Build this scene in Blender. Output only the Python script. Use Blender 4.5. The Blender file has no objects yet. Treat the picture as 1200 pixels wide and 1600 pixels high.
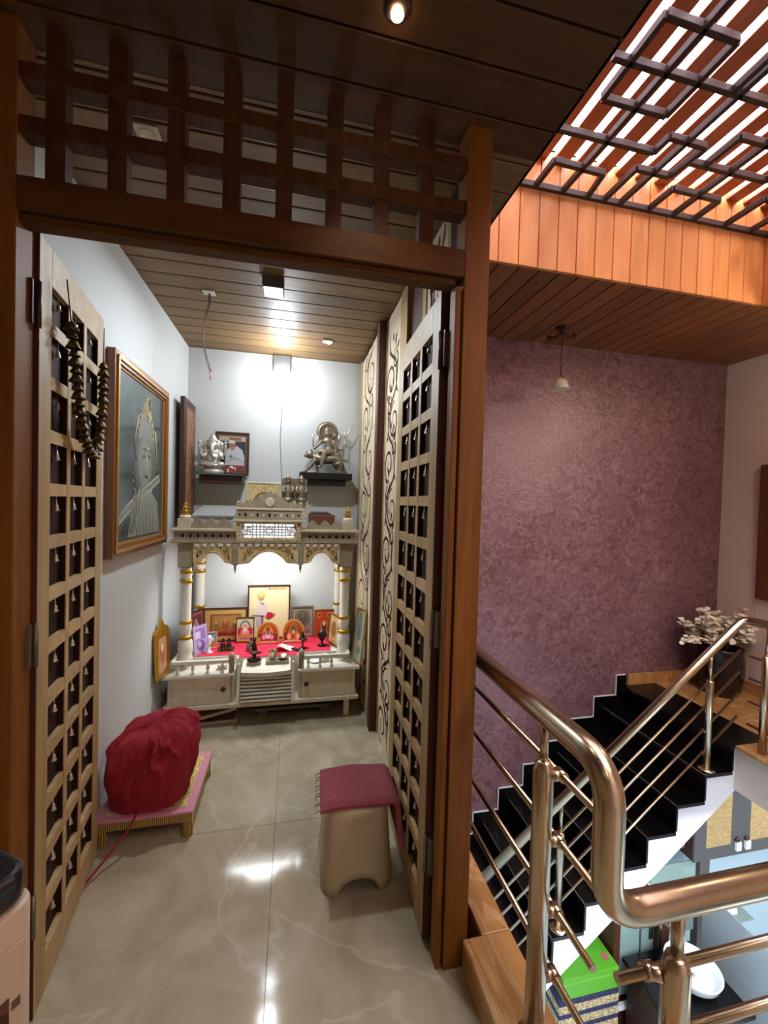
import bpy, math, random
from mathutils import Vector, Matrix
random.seed(7)
S = bpy.context.scene
COL = S.collection
PI = math.pi
V = Vector

# ------------------------------------------------------------------ helpers
WM = {}          # world matrix of every object built so far

def reg(o, M):
    WM[o.name] = M

def tag(o, label=None, cat=None, group=None, kind=None):
    if label: o['label'] = label
    if cat: o['category'] = cat
    if group: o['group'] = group
    if kind: o['kind'] = kind
    return o

def thing(name, label, cat, loc=(0, 0, 0), rot=(0, 0, 0), group=None, kind=None):
    o = bpy.data.objects.new(name, None)
    o.empty_display_size = 0.05
    COL.objects.link(o)
    o.location = loc
    o.rotation_euler = rot
    from mathutils import Euler
    reg(o, Matrix.Translation(loc) @ Euler(rot).to_matrix().to_4x4())
    return tag(o, label, cat, group, kind)

def rect(x0, y0, x1, y1):
    return [(x0, y0), (x1, y0), (x1, y1), (x0, y1)]

def ell2(cx, cy, rx, ry, n=20, a0=0, a1=2 * PI):
    full = abs(a1 - a0 - 2 * PI) < 1e-6
    m = n if full else n + 1
    return [(cx + rx * math.cos(a0 + (a1 - a0) * i / n), cy + ry * math.sin(a0 + (a1 - a0) * i / n)) for i in range(m)]

def fillet(pts, r, n=6):
    """a path with rounded corners"""
    pts = [V(p) for p in pts]
    out = [pts[0]]
    for i in range(1, len(pts) - 1):
        a, b, c = pts[i - 1], pts[i], pts[i + 1]
        ra = min(r, (a - b).length * .49); rc = min(r, (c - b).length * .49)
        p, q = b + (a - b).normalized() * ra, b + (c - b).normalized() * rc
        for k in range(n + 1):
            t = k / n
            out.append(p * (1 - t) ** 2 + b * 2 * t * (1 - t) + q * t * t)
    out.append(pts[-1])
    return out

class MB:
    def __init__(s):
        s.v = []; s.f = []; s.m = []; s.s = []
    def add(s, vs, fs, mi=0, sm=False):
        b = len(s.v)
        s.v += [V(p) for p in vs]
        for f in fs:
            s.f.append([b + i for i in f]); s.m.append(mi); s.s.append(sm)
        return s
    def box(s, x0, x1, y0, y1, z0, z1, mi=0):
        vs = [(x, y, z) for z in (z0, z1) for y in (y0, y1) for x in (x0, x1)]
        return s.add(vs, [(0, 2, 3, 1), (4, 5, 7, 6), (0, 1, 5, 4), (2, 6, 7, 3), (0, 4, 6, 2), (1, 3, 7, 5)], mi)
    def bar(s, a, b, w, h, up=(0, 0, 1), mi=0):
        """box beam from a to b, width w (sideways), height h (along up)"""
        a, b = V(a), V(b); d = (b - a).normalized(); up = V(up)
        side = d.cross(up)
        if side.length < 1e-5: side = d.cross(V((1, 0, 0)))
        side.normalize(); u = side.cross(d).normalized()
        vs = []
        for p in (a, b):
            for i, j in ((-1, -1), (1, -1), (1, 1), (-1, 1)):
                vs.append(p + side * (w / 2 * i) + u * (h / 2 * j))
        return s.add(vs, [(0, 1, 2, 3), (7, 6, 5, 4), (0, 4, 5, 1), (1, 5, 6, 2), (2, 6, 7, 3), (3, 7, 4, 0)], mi)
    def tube(s, pts, r, n=12, mi=0, cap=True):
        pts = [V(p) for p in pts]; k = len(pts)
        rs = r if isinstance(r, (list, tuple)) else [r] * k
        t0 = (pts[1] - pts[0]).normalized()
        ref = V((0, 0, 1)) if abs(t0.z) < .9 else V((1, 0, 0))
        nx = t0.cross(ref).normalized(); vs = []
        for i, p in enumerate(pts):
            t = (pts[min(i + 1, k - 1)] - pts[max(i - 1, 0)])
            t = t.normalized() if t.length > 1e-9 else t0
            nx = (nx - t * nx.dot(t)).normalized(); ny = t.cross(nx)
            for j in range(n):
                a = 2 * PI * j / n
                vs.append(p + (nx * math.cos(a) + ny * math.sin(a)) * rs[i])
        fs = [(i * n + j, i * n + (j + 1) % n, (i + 1) * n + (j + 1) % n, (i + 1) * n + j) for i in range(k - 1) for j in range(n)]
        b = len(s.v); s.add(vs, fs, mi, True)
        if cap:
            s.f.append([b + j for j in range(n)][::-1]); s.m.append(mi); s.s.append(False)
            s.f.append([b + (k - 1) * n + j for j in range(n)]); s.m.append(mi); s.s.append(False)
        return s
    def lathe(s, c, prof, n=24, mi=0, sm=True, axis='z', sx=1, sy=1):
        c = V(c); vs = []; fs = []
        def pt(r, h, a):
            x, y = r * math.cos(a) * sx, r * math.sin(a) * sy
            if axis == 'z': return c + V((x, y, h))
            if axis == 'y': return c + V((x, h, y))
            return c + V((h, x, y))
        k = len(prof)
        for r, h in prof:
            for j in range(n): vs.append(pt(max(r, 1e-5), h, 2 * PI * j / n))
        for i in range(k - 1):
            for j in range(n):
                fs.append((i * n + j, i * n + (j + 1) % n, (i + 1) * n + (j + 1) % n, (i + 1) * n + j))
        if axis == 'y': fs = [f[::-1] for f in fs]
        b = len(s.v); s.add(vs, fs, mi, sm)
        for ring in (0, k - 1):
            if prof[ring][0] > 1e-4:
                f = [b + ring * n + j for j in range(n)]
                s.f.append(f[::-1] if ring == 0 else f); s.m.append(mi); s.s.append(False)
        return s
    def ell(s, c, r, n=16, mi=0, rot=None):
        c = V(c); r = V(r) if not isinstance(r, (int, float)) else V((r, r, r))
        m = n // 2; vs = []; fs = []
        for i in range(m + 1):
            t = PI * i / m
            for j in range(n):
                a = 2 * PI * j / n
                p = V((r.x * math.sin(t) * math.cos(a), r.y * math.sin(t) * math.sin(a), -r.z * math.cos(t)))
                if rot: p = rot @ p
                vs.append(c + p)
        for i in range(m):
            for j in range(n):
                fs.append((i * n + j, i * n + (j + 1) % n, (i + 1) * n + (j + 1) % n, (i + 1) * n + j))
        return s.add(vs, fs, mi, True)
    def prism(s, poly, o, ex, ey, d, mi=0, sm=False, both=True):
        """polygon poly in the plane (o, ex, ey) extruded by vector d"""
        o, ex, ey, d = V(o), V(ex), V(ey), V(d)
        area = sum(poly[i][0] * poly[(i + 1) % len(poly)][1] - poly[(i + 1) % len(poly)][0] * poly[i][1] for i in range(len(poly)))
        if area * ex.cross(ey).dot(d) > 0: poly = poly[::-1]
        n = len(poly)
        A = [o + ex * p[0] + ey * p[1] for p in poly]
        vs = A + [p + d for p in A]
        fs = [tuple(range(n)), tuple(range(2 * n - 1, n - 1, -1))]
        b = len(s.v); s.add(vs, fs, mi, False)
        for i in range(n):
            j = (i + 1) % n
            s.f.append([b + j, b + i, b + n + i, b + n + j]); s.m.append(mi); s.s.append(sm)
        return s
    def flat(s, poly, o, ex, ey, mi=0):
        o, ex, ey = V(o), V(ex), V(ey)
        area = sum(poly[i][0] * poly[(i + 1) % len(poly)][1] - poly[(i + 1) % len(poly)][0] * poly[i][1] for i in range(len(poly)))
        if area < 0: poly = poly[::-1]
        return s.add([o + ex * p[0] + ey * p[1] for p in poly], [tuple(range(len(poly)))], mi)
    def grid(s, rows, mi=0, closed=False, sm=True):
        """rows of equal length -> quads"""
        n = len(rows[0]); vs = [p for r in rows for p in r]; fs = []
        for i in range(len(rows) - 1):
            for j in range(n if closed else n - 1):
                fs.append((i * n + j, i * n + (j + 1) % n, (i + 1) * n + (j + 1) % n, (i + 1) * n + j))
        return s.add(vs, fs, mi, sm)
    def build(s, name, mats, parent=None, bev=0, local=False, label=None, cat=None, group=None, kind=None, seg=2,
              remesh=0, subsurf=0, solid=0):
        if not isinstance(mats, (list, tuple)): mats = [mats]
        me = bpy.data.meshes.new(name)
        pts = s.v
        M = Matrix.Identity(4); off = V((0, 0, 0))
        if parent is not None:
            M = WM[parent.name]
            if not local:
                I = M.inverted(); pts = [I @ p for p in pts]
        else:
            lo = V([min(p[i] for p in pts) for i in range(3)]); hi = V([max(p[i] for p in pts) for i in range(3)])
            off = V(((lo.x + hi.x) / 2, (lo.y + hi.y) / 2, lo.z)); pts = [p - off for p in pts]
            M = Matrix.Translation(off)
        me.from_pydata([tuple(p) for p in pts], [], s.f)
        for m in mats: me.materials.append(m)
        me.polygons.foreach_set('material_index', s.m)
        me.polygons.foreach_set('use_smooth', s.s)
        me.validate(); me.update()
        o = bpy.data.objects.new(name, me); COL.objects.link(o)
        if parent is not None: o.parent = parent
        else: o.location = off
        reg(o, M)
        if remesh:
            md = o.modifiers.new('fuse', 'REMESH'); md.mode = 'VOXEL'; md.voxel_size = remesh; md.use_smooth_shade = True
            sm_ = o.modifiers.new('soften', 'SMOOTH'); sm_.factor = .5; sm_.iterations = 3
        if solid:
            md = o.modifiers.new('thick', 'SOLIDIFY'); md.thickness = solid; md.offset = 0
        if subsurf:
            md = o.modifiers.new('sub', 'SUBSURF'); md.levels = subsurf; md.render_levels = subsurf
        if bev:
            md = o.modifiers.new('bev', 'BEVEL'); md.width = bev; md.segments = seg; md.limit_method = 'ANGLE'; md.angle_limit = math.radians(40)
        tag(o, label, cat, group, kind)
        return o

def copy_tree(src, loc=None, rot=None):
    c = src.copy(); COL.objects.link(c)
    if loc is not None: c.location = loc
    if rot is not None: c.rotation_euler = rot
    for ch in list(src.children):
        d = ch.copy(); COL.objects.link(d); d.parent = c
        for g in list(ch.children):
            e = g.copy(); COL.objects.link(e); e.parent = d
    return c

# ------------------------------------------------------------------ materials
def lin(h):
    h = h.lstrip('#')
    c = [int(h[i:i + 2], 16) / 255 for i in (0, 2, 4)]
    return tuple(((x + .055) / 1.055) ** 2.4 if x > .04045 else x / 12.92 for x in c) + (1,)

def newmat(name):
    m = bpy.data.materials.new(name); m.use_nodes = True
    nt = m.node_tree; b = nt.nodes['Principled BSDF']
    return m, nt, b

def plain(name, col, rough=.5, metal=0, spec=None, noise=.06, nscale=30, coat=0, emit=None, es=0, bump=0):
    m, nt, b = newmat(name)
    col = lin(col) if isinstance(col, str) else col
    b.inputs['Roughness'].default_value = rough; b.inputs['Metallic'].default_value = metal
    b.inputs['Base Color'].default_value = col
    if spec is not None: b.inputs['Specular IOR Level'].default_value = spec
    if coat: b.inputs['Coat Weight'].default_value = coat; b.inputs['Coat Roughness'].default_value = .05
    if noise or bump:
        tc = nt.nodes.new('ShaderNodeTexCoord'); nz = nt.nodes.new('ShaderNodeTexNoise')
        nz.inputs['Scale'].default_value = nscale; nz.inputs['Detail'].default_value = 4
        nt.links.new(tc.outputs['Object'], nz.inputs['Vector'])
        if noise:
            mx = nt.nodes.new('ShaderNodeMix'); mx.data_type = 'RGBA'
            mx.inputs['A'].default_value = tuple(c * (1 - noise * 2) for c in col[:3]) + (1,)
            mx.inputs['B'].default_value = tuple(min(1, c * (1 + noise * 2)) for c in col[:3]) + (1,)
            nt.links.new(nz.outputs['Fac'], mx.inputs['Factor']); nt.links.new(mx.outputs['Result'], b.inputs['Base Color'])
        if bump:
            bp = nt.nodes.new('ShaderNodeBump'); bp.inputs['Strength'].default_value = bump; bp.inputs['Distance'].default_value = .01
            nt.links.new(nz.outputs['Fac'], bp.inputs['Height']); nt.links.new(bp.outputs['Normal'], b.inputs['Normal'])
    if emit:
        b.inputs['Emission Color'].default_value = lin(emit); b.inputs['Emission Strength'].default_value = es
    return m

def wood(name, dark, light, axis='x', scale=1, rough=.45, vary=.25, coat=0, bump=.15, spec=.5):
    m, nt, b = newmat(name); N = nt.nodes; L = nt.links
    tc = N.new('ShaderNodeTexCoord'); mp = N.new('ShaderNodeMapping'); geo = N.new('ShaderNodeNewGeometry')
    sc = {'x': (1.2, 16, 16), 'y': (16, 1.2, 16), 'z': (16, 16, 1.2)}[axis]
    mp.inputs['Scale'].default_value = tuple(v * scale for v in sc)
    L.new(tc.outputs['Object'], mp.inputs['Vector'])
    ad = N.new('ShaderNodeVectorMath'); ad.operation = 'ADD'
    ml = N.new('ShaderNodeMath'); ml.operation = 'MULTIPLY'; ml.inputs[1].default_value = 37
    L.new(geo.outputs['Random Per Island'], ml.inputs[0])
    L.new(mp.outputs['Vector'], ad.inputs[0]); L.new(ml.outputs[0], ad.inputs[1])
    n1 = N.new('ShaderNodeTexNoise'); n1.inputs['Scale'].default_value = 1.6; n1.inputs['Detail'].default_value = 8; n1.inputs['Roughness'].default_value = .65; n1.inputs['Distortion'].default_value = .6
    L.new(ad.outputs[0], n1.inputs['Vector'])
    cr = N.new('ShaderNodeValToRGB'); cr.color_ramp.elements[0].position = .3; cr.color_ramp.elements[1].position = .7
    cr.color_ramp.elements[0].color = lin(dark); cr.color_ramp.elements[1].color = lin(light)
    L.new(n1.outputs['Fac'], cr.inputs['Fac'])
    mr = N.new('ShaderNodeMapRange'); mr.inputs['To Min'].default_value = 1 - vary; mr.inputs['To Max'].default_value = 1 + vary
    L.new(geo.outputs['Random Per Island'], mr.inputs['Value'])
    mu = N.new('ShaderNodeMix'); mu.data_type = 'RGBA'; mu.blend_type = 'MULTIPLY'; mu.inputs['Factor'].default_value = 1
    L.new(cr.outputs['Color'], mu.inputs['A']); L.new(mr.outputs['Result'], mu.inputs['B'])
    L.new(mu.outputs['Result'], b.inputs['Base Color'])
    bp = N.new('ShaderNodeBump'); bp.inputs['Strength'].default_value = bump; bp.inputs['Distance'].default_value = .004
    L.new(n1.outputs['Fac'], bp.inputs['Height']); L.new(bp.outputs['Normal'], b.inputs['Normal'])
    b.inputs['Roughness'].default_value = rough; b.inputs['Specular IOR Level'].default_value = spec
    if coat: b.inputs['Coat Weight'].default_value = coat; b.inputs['Coat Roughness'].default_value = .2
    return m

def stone(name, c0, c1, c2, scale=3, rough=.15, vein=None, bump=0, stretch=(1, 1, 1), vf=.7):
    m, nt, b = newmat(name); N = nt.nodes; L = nt.links
    tc = N.new('ShaderNodeTexCoord'); mp = N.new('ShaderNodeMapping'); mp.inputs['Scale'].default_value = stretch
    L.new(tc.outputs['Object'], mp.inputs['Vector'])
    n1 = N.new('ShaderNodeTexNoise'); n1.inputs['Scale'].default_value = scale; n1.inputs['Detail'].default_value = 9; n1.inputs['Distortion'].default_value = 1.6; n1.inputs['Roughness'].default_value = .6
    L.new(mp.outputs['Vector'], n1.inputs['Vector'])
    cr = N.new('ShaderNodeValToRGB'); e = cr.color_ramp.elements
    e[0].position = .3; e[0].color = lin(c0); e[1].position = .72; e[1].color = lin(c2)
    k = e.new(.5); k.color = lin(c1)
    L.new(n1.outputs['Fac'], cr.inputs['Fac'])
    out = cr.outputs['Color']
    if vein:
        n2 = N.new('ShaderNodeTexNoise'); n2.inputs['Scale'].default_value = scale * .55; n2.inputs['Detail'].default_value = 7; n2.inputs['Distortion'].default_value = 1.2
        L.new(mp.outputs['Vector'], n2.inputs['Vector'])
        r2 = N.new('ShaderNodeValToRGB'); f = r2.color_ramp.elements
        f[0].position = .485; f[0].color = (0, 0, 0, 1); f[1].position = .515; f[1].color = (0, 0, 0, 1)
        f.new(.5).color = (1, 1, 1, 1)
        L.new(n2.outputs['Fac'], r2.inputs['Fac'])
        mx = N.new('ShaderNodeMix'); mx.data_type = 'RGBA'; mx.inputs['B'].default_value = lin(vein)
        mf = N.new('ShaderNodeMath'); mf.operation = 'MULTIPLY'; mf.inputs[1].default_value = vf
        L.new(r2.outputs['Color'], mf.inputs[0]); L.new(mf.outputs[0], mx.inputs['Factor']); L.new(out, mx.inputs['A'])
        out = mx.outputs['Result']
    L.new(out, b.inputs['Base Color'])
    b.inputs['Roughness'].default_value = rough; b.inputs['Specular IOR Level'].default_value = .35
    if bump:
        bp = N.new('ShaderNodeBump'); bp.inputs['Strength'].default_value = bump; bp.inputs['Distance'].default_value = .01
        L.new(n1.outputs['Fac'], bp.inputs['Height']); L.new(bp.outputs['Normal'], b.inputs['Normal'])
    return m

def purple_paint():
    m, nt, b = newmat('brushed_mauve_paint'); N = nt.nodes; L = nt.links
    tc = N.new('ShaderNodeTexCoord')
    n0 = N.new('ShaderNodeTexNoise'); n0.inputs['Scale'].default_value = 3; n0.inputs['Detail'].default_value = 3
    n1 = N.new('ShaderNodeTexNoise'); n1.inputs['Scale'].default_value = 17; n1.inputs['Detail'].default_value = 5; n1.inputs['Distortion'].default_value = 1.8
    n2 = N.new('ShaderNodeTexNoise'); n2.inputs['Scale'].default_value = 1.6; n2.inputs['Detail'].default_value = 5
    for n in (n0, n1, n2): L.new(tc.outputs['Object'], n.inputs['Vector'])
    cr = N.new('ShaderNodeValToRGB'); e = cr.color_ramp.elements
    e[0].position = .3; e[0].color = lin('#6a4b4f'); e[1].position = .7; e[1].color = lin('#96797d')
    L.new(n1.outputs['Fac'], cr.inputs['Fac'])
    mx = N.new('ShaderNodeMix'); mx.data_type = 'RGBA'; mx.blend_type = 'MULTIPLY'
    mx.inputs['Factor'].default_value = .5
    c2 = N.new('ShaderNodeValToRGB'); c2.color_ramp.elements[0].color = lin('#c9a0a8'); c2.color_ramp.elements[1].color = lin('#ffeef5')
    c2.color_ramp.elements[0].position = .35; c2.color_ramp.elements[1].position = .65
    L.new(n2.outputs['Fac'], c2.inputs['Fac'])
    L.new(cr.outputs['Color'], mx.inputs['A']); L.new(c2.outputs['Color'], mx.inputs['B'])
    L.new(mx.outputs['Result'], b.inputs['Base Color'])
    rr = N.new('ShaderNodeMapRange'); rr.inputs['From Min'].default_value = .35; rr.inputs['From Max'].default_value = .65
    rr.inputs['To Min'].default_value = .30; rr.inputs['To Max'].default_value = .46
    L.new(n1.outputs['Fac'], rr.inputs['Value']); L.new(rr.outputs['Result'], b.inputs['Roughness'])
    b.inputs['Metallic'].default_value = .2
    bp = N.new('ShaderNodeBump'); bp.inputs['Strength'].default_value = .42; bp.inputs['Distance'].default_value = .008
    L.new(n1.outputs['Fac'], bp.inputs['Height']); L.new(bp.outputs['Normal'], b.inputs['Normal'])
    return m

def pattern(name, c0, c1, kind='voronoi', scale=60, rough=.5, metal=0, bump=.2, stretch=(1, 1, 1)):
    m, nt, b = newmat(name); N = nt.nodes; L = nt.links
    tc = N.new('ShaderNodeTexCoord'); mp = N.new('ShaderNodeMapping'); mp.inputs['Scale'].default_value = stretch
    L.new(tc.outputs['Object'], mp.inputs['Vector'])
    if kind == 'voronoi':
        t = N.new('ShaderNodeTexVoronoi'); t.inputs['Scale'].default_value = scale; out = t.outputs['Distance']
    elif kind == 'wave':
        t = N.new('ShaderNodeTexWave'); t.inputs['Scale'].default_value = scale; t.inputs['Distortion'].default_value = 1; out = t.outputs['Fac']
    else:
        t = N.new('ShaderNodeTexNoise'); t.inputs['Scale'].default_value = scale; t.inputs['Detail'].default_value = 5; t.inputs['Distortion'].default_value = 2; out = t.outputs['Fac']
    L.new(mp.outputs['Vector'], t.inputs['Vector'])
    cr = N.new('ShaderNodeValToRGB'); e = cr.color_ramp.elements
    e[0].position = .35; e[0].color = lin(c0); e[1].position = .6; e[1].color = lin(c1)
    L.new(out, cr.inputs['Fac']); L.new(cr.outputs['Color'], b.inputs['Base Color'])
    b.inputs['Roughness'].default_value = rough; b.inputs['Metallic'].default_value = metal
    bp = N.new('ShaderNodeBump'); bp.inputs['Strength'].default_value = bump; bp.inputs['Distance'].default_value = .004
    L.new(out, bp.inputs['Height']); L.new(bp.outputs['Normal'], b.inputs['Normal'])
    return m

def emis(name, col, strength):
    m = bpy.data.materials.new(name); m.use_nodes = True; nt = m.node_tree; nt.nodes.clear()
    e = nt.nodes.new('ShaderNodeEmission'); o = nt.nodes.new('ShaderNodeOutputMaterial')
    e.inputs['Color'].default_value = lin(col); e.inputs['Strength'].default_value = strength
    nt.links.new(e.outputs[0], o.inputs['Surface']); return m

def glass(name, col, rough=.02, alpha=.35, tint=None):
    m, nt, b = newmat(name); N = nt.nodes; L = nt.links
    tr = N.new('ShaderNodeBsdfTransparent'); tr.inputs['Color'].default_value = lin(tint or col)
    gl = N.new('ShaderNodeBsdfGlossy'); gl.inputs['Roughness'].default_value = rough; gl.inputs['Color'].default_value = (1, 1, 1, 1)
    df = N.new('ShaderNodeBsdfDiffuse'); df.inputs['Color'].default_value = lin(col)
    m1 = N.new('ShaderNodeMixShader'); m1.inputs[0].default_value = alpha
    L.new(tr.outputs[0], m1.inputs[1]); L.new(df.outputs[0], m1.inputs[2])
    fr = N.new('ShaderNodeFresnel'); fr.inputs['IOR'].default_value = 1.45
    m2 = N.new('ShaderNodeMixShader'); L.new(fr.outputs[0], m2.inputs[0]); L.new(m1.outputs[0], m2.inputs[1]); L.new(gl.outputs[0], m2.inputs[2])
    L.new(m2.outputs[0], N['Material Output'].inputs['Surface'])
    return m

M = dict(
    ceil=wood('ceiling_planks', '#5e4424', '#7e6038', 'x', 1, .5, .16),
    ceil_y=wood('stairwell_planks', '#744624', '#8f5a30', 'y', 1, .5, .2),
    groove=plain('groove_dark', '#1c0e07', .8),
    fascia=wood('orange_boards', '#c88044', '#d89652', 'z', .8, .45, .1),
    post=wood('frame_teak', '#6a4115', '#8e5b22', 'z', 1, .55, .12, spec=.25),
    beam=wood('shaded_frame_teak_x', '#4a2c12', '#63401c', 'x', 1, .55, .12, spec=.25),  # frame teak darkened, shade on the lintel painted into the colour
    transom=wood('shaded_transom_teak', '#3c2310', '#553418', 'z', 1, .55, .12, spec=.25),  # same teak again, transom shade painted into the colour
    ceil_shaded=wood('shaded_hall_ceiling_planks', '#3d2613', '#553719', 'x', 1, .55, .14, spec=.25),  # ceiling wood darkened, the hall's shade put into its colour
    leaf=wood('pale_door_wood', '#9a7e54', '#bda072', 'z', 1.2, .5, .15),
    leaf_x=wood('pale_rail_wood', '#a58a60', '#c6aa7c', 'y', 1.2, .5, .12),
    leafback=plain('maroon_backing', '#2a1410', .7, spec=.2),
    leafedge=wood('dark_door_edge', '#3d1c10', '#552a17', 'z', 1, .5, .1),
    floor=stone('beige_marble_floor', '#988d74', '#a99e86', '#bab097', 2.6, .09, '#cfc8b8', vf=.3),
    joint=plain('tile_joint', '#5d564a', .8),
    kerb=stone('brown_marble', '#a0733f', '#b0844e', '#c19864', 3.2, .2, '#d3ac80', stretch=(2, .7, 1)),
    wall=plain('white_wall_paint', '#c9cdce', .75, noise=.015, nscale=6, bump=.02),
    cream=plain('cream_wall_paint', '#dccdbf', .8, noise=.02, nscale=5, bump=.02),
    white=plain('white_paint', '#e4e6ea', .7, noise=.01, nscale=4),
    purple=purple_paint(),
    granite=plain('black_granite', '#0b0a0a', .22, noise=.3, nscale=90, spec=.4),
    joint_line=plain('step_edge_line', '#6b6460', .6),
    steel=plain('brushed_steel', '#c4b498', .26, 1, noise=.05, nscale=60),
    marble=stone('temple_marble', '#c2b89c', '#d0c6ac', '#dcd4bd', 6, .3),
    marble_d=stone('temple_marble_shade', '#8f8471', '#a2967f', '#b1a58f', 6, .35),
    marble_w=stone('temple_marble_white', '#d6d0c0', '#e0dbcd', '#eae7de', 5, .25),
    gold=plain('gold_paint', '#c9982f', .3, .85, noise=.08),
    goldcarve=pattern('gilded_carving', '#a9854a', '#f0dfae', 'noise', 55, .4, .25, .8),
    brass=plain('brass', '#c89b3c', .25, 1, noise=.05),
    bell=plain('bell_metal', '#cfc6b4', .3, .7, noise=.05),
    silver=plain('silver_statue', '#c4c1ba', .38, .6, noise=.12, nscale=70, bump=.25),
    bronze=plain('dull_bronze_statue', '#8f8474', .42, .65, noise=.15, nscale=80, bump=.3),
    blackshelf=plain('black_shelf', '#141416', .35),
    darkwood=plain('dark_brown_wood', '#3a2015', .45),
    framewood=wood('gilt_brown_frame', '#6b3d1b', '#8d5627', 'z', 1.4, .35, .1, .2),
    framegold=plain('gilt_edge', '#c09150', .32, .6, noise=.08),
    carved=pattern('carved_panel_wood', '#5f3a29', '#a3744f', 'noise', 26, .5, 0, .9),
    redcloth=plain('red_altar_cloth', '#dc2a4a', .85, noise=.05, nscale=80),
    maroon=plain('crimson_cover_cloth', '#8c1026', .9, noise=.08, nscale=14, bump=.08),
    towel=pattern('rose_terry_towel', '#7d3943', '#a8545e', 'noise', 260, .95, 0, .6),
    plastic=plain('beige_plastic', '#b3a687', .3, noise=.02),
    cooler=plain('cooler_plastic', '#c2b29c', .4, noise=.03, nscale=8),
    coolertop=plain('cooler_black_top', '#17181b', .3),
    cream_cut=plain('cream_jali_board', '#d6c6a8', .6, noise=.04, nscale=9),
    cut=plain('jali_cutout_dark', '#3a130d', .7, spec=.2),
    black=plain('black', '#0d0c0c', .5),
    iron=plain('dark_grille_metal', '#2b1d17', .45, .2),
    slat=wood('skylight_slats', '#a25a3a', '#ba6e4a', 'y', 1, .5, .18),
    bamboo=pattern('bamboo_panel', '#9a7748', '#c7a671', 'noise', 9, .5, 0, .3, (1.5, 1, 14)),
    slate=plain('slate_grey_laminate', '#55514f', .5),
    ceramic=plain('white_ceramic', '#eef1f4', .12, noise=0),
    bluewall=plain('pale_blue_wall', '#c5d6e0', .6, noise=.01),
    tealpanel=plain('frosted_teal_glass', '#8fa9a3', .25, noise=.05, nscale=6),
    green=plain('green_card', '#5aa524', .45),
    yellow=plain('yellow_print', '#d9c63c', .5),
    red=plain('red_print', '#b3202b', .5),
    jute=pattern('woven_jute', '#8f7a55', '#cdb98d', 'voronoi', 70, .85, 0, .5),
    navy=pattern('woven_navy', '#1d1c3a', '#34345c', 'voronoi', 70, .85, 0, .5),
    petal=plain('cream_petals', '#efead6', .8, noise=.05, nscale=30),
    leafg=plain('olive_leaves', '#5c5a34', .7),
    pot=plain('dark_glazed_pot', '#1d1412', .2, noise=.2, nscale=25),
    paper=plain('paper', '#d8d4c8', .7), grey=plain('grey', '#8a8a88', .6),
    pink=plain('pink_rim', '#c9869a', .5), gilt=pattern('painted_gilt_top', '#a98a3c', '#e6d58a', 'noise', 60, .45, .3, .4),
    gilthatch=pattern('painted_gilt_side', '#6b4f22', '#c9ab62', 'wave', 40, .45, .3, .5, (1, 1, 1)),
    wire=plain('dark_wire', '#2c2724', .5), whitewire=plain('white_wire', '#d8d8d6', .5),
    shade=plain('pale_shade', '#b3a58e', .5, noise=0, emit='#d8c6a0', es=.12),
)
# ================================================================== SETTING
def shell(name, mb, mats, label, cat, **k):
    return mb.build(name, mats, label=label, cat=cat, kind='structure', **k)

CEIL = 2.55; LX = -.79; BY = 3.34; PY = 2.78; SCEIL = 2.65; FY = 1.92; STOP = .03
# floor : marble slabs with open joints
mb = MB()
xs = [-1.95, -.85, -.05, .75]; ys = [-2.2, -1.75, -.552, .648, 1.848, 3.048, 3.34]
for i in range(len(xs) - 1):
    for j in range(len(ys) - 1):
        mb.box(xs[i] + .001, min(xs[i + 1] - .001, .575), ys[j] + .001, ys[j + 1] - .001, -.012, 0, 0)
mb.box(-1.95, .69, -2.2, 3.34, -.30, -.004, 1)
shell('floor', mb, [M['floor'], M['joint']], 'beige veined marble floor running from the hall into the shrine room', 'floor')
mb = MB(); mb.box(.535, .695, -2.2, 1.15, -.001, .1); mb.box(.60, .695, 1.15, PY, -.001, .1)
mb.box(.695, 3.5, .55, .72, -.001, .1)
shell('trim_1', mb, M['kerb'], 'brown marble kerb along the stairwell edge under the steel railing', 'kerb', bev=.004)
# ceilings : boards
def boards(mb, axis, a0, a1, b0, b1, z, w, start, t=.02, gap=.007, mi=0, miback=1):
    """boards w wide running along axis; a = along, b = across"""
    k = math.floor((b0 - start) / w); p = start + k * w
    while p < b1:
        q0, q1 = max(p + gap / 2, b0), min(p + w - gap / 2, b1)
        if q1 - q0 > .01:
            if axis == 'x': mb.box(a0, a1, q0, q1, z, z + t, mi)
            else: mb.box(q0, q1, a0, a1, z, z + t, mi)
        p += w
    if axis == 'x': mb.box(a0, a1, b0, b1, z + t * .5, z + t + .01, miback)
    else: mb.box(b0, b1, a0, a1, z + t * .5, z + t + .01, miback)
HX = .745      # left edge of the skylight shaft
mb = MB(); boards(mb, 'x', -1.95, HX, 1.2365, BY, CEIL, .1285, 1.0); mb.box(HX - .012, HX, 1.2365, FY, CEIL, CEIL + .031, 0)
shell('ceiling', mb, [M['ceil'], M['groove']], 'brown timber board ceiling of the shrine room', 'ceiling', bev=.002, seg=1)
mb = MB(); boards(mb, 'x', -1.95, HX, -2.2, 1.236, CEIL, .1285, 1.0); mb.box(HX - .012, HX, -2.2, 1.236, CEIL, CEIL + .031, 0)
shell('ceiling_hall', mb, [M['ceil_shaded'], M['groove']], 'brown timber board ceiling, tinted as in shade, of the hall in front of the lattice transom', 'ceiling', bev=.002, seg=1)
mb = MB(); boards(mb, 'y', FY + .006, PY, HX, 3.52, SCEIL, .115, .06, t=.02)
boards(mb, 'y', -2.2, FY, 2.66, 3.52, SCEIL, .115, .06, t=.02)
shell('ceiling_stairwell', mb, [M['ceil_y'], M['groove']], 'dark red-brown board ceiling above the mauve wall', 'ceiling', bev=.002, seg=1)
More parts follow.
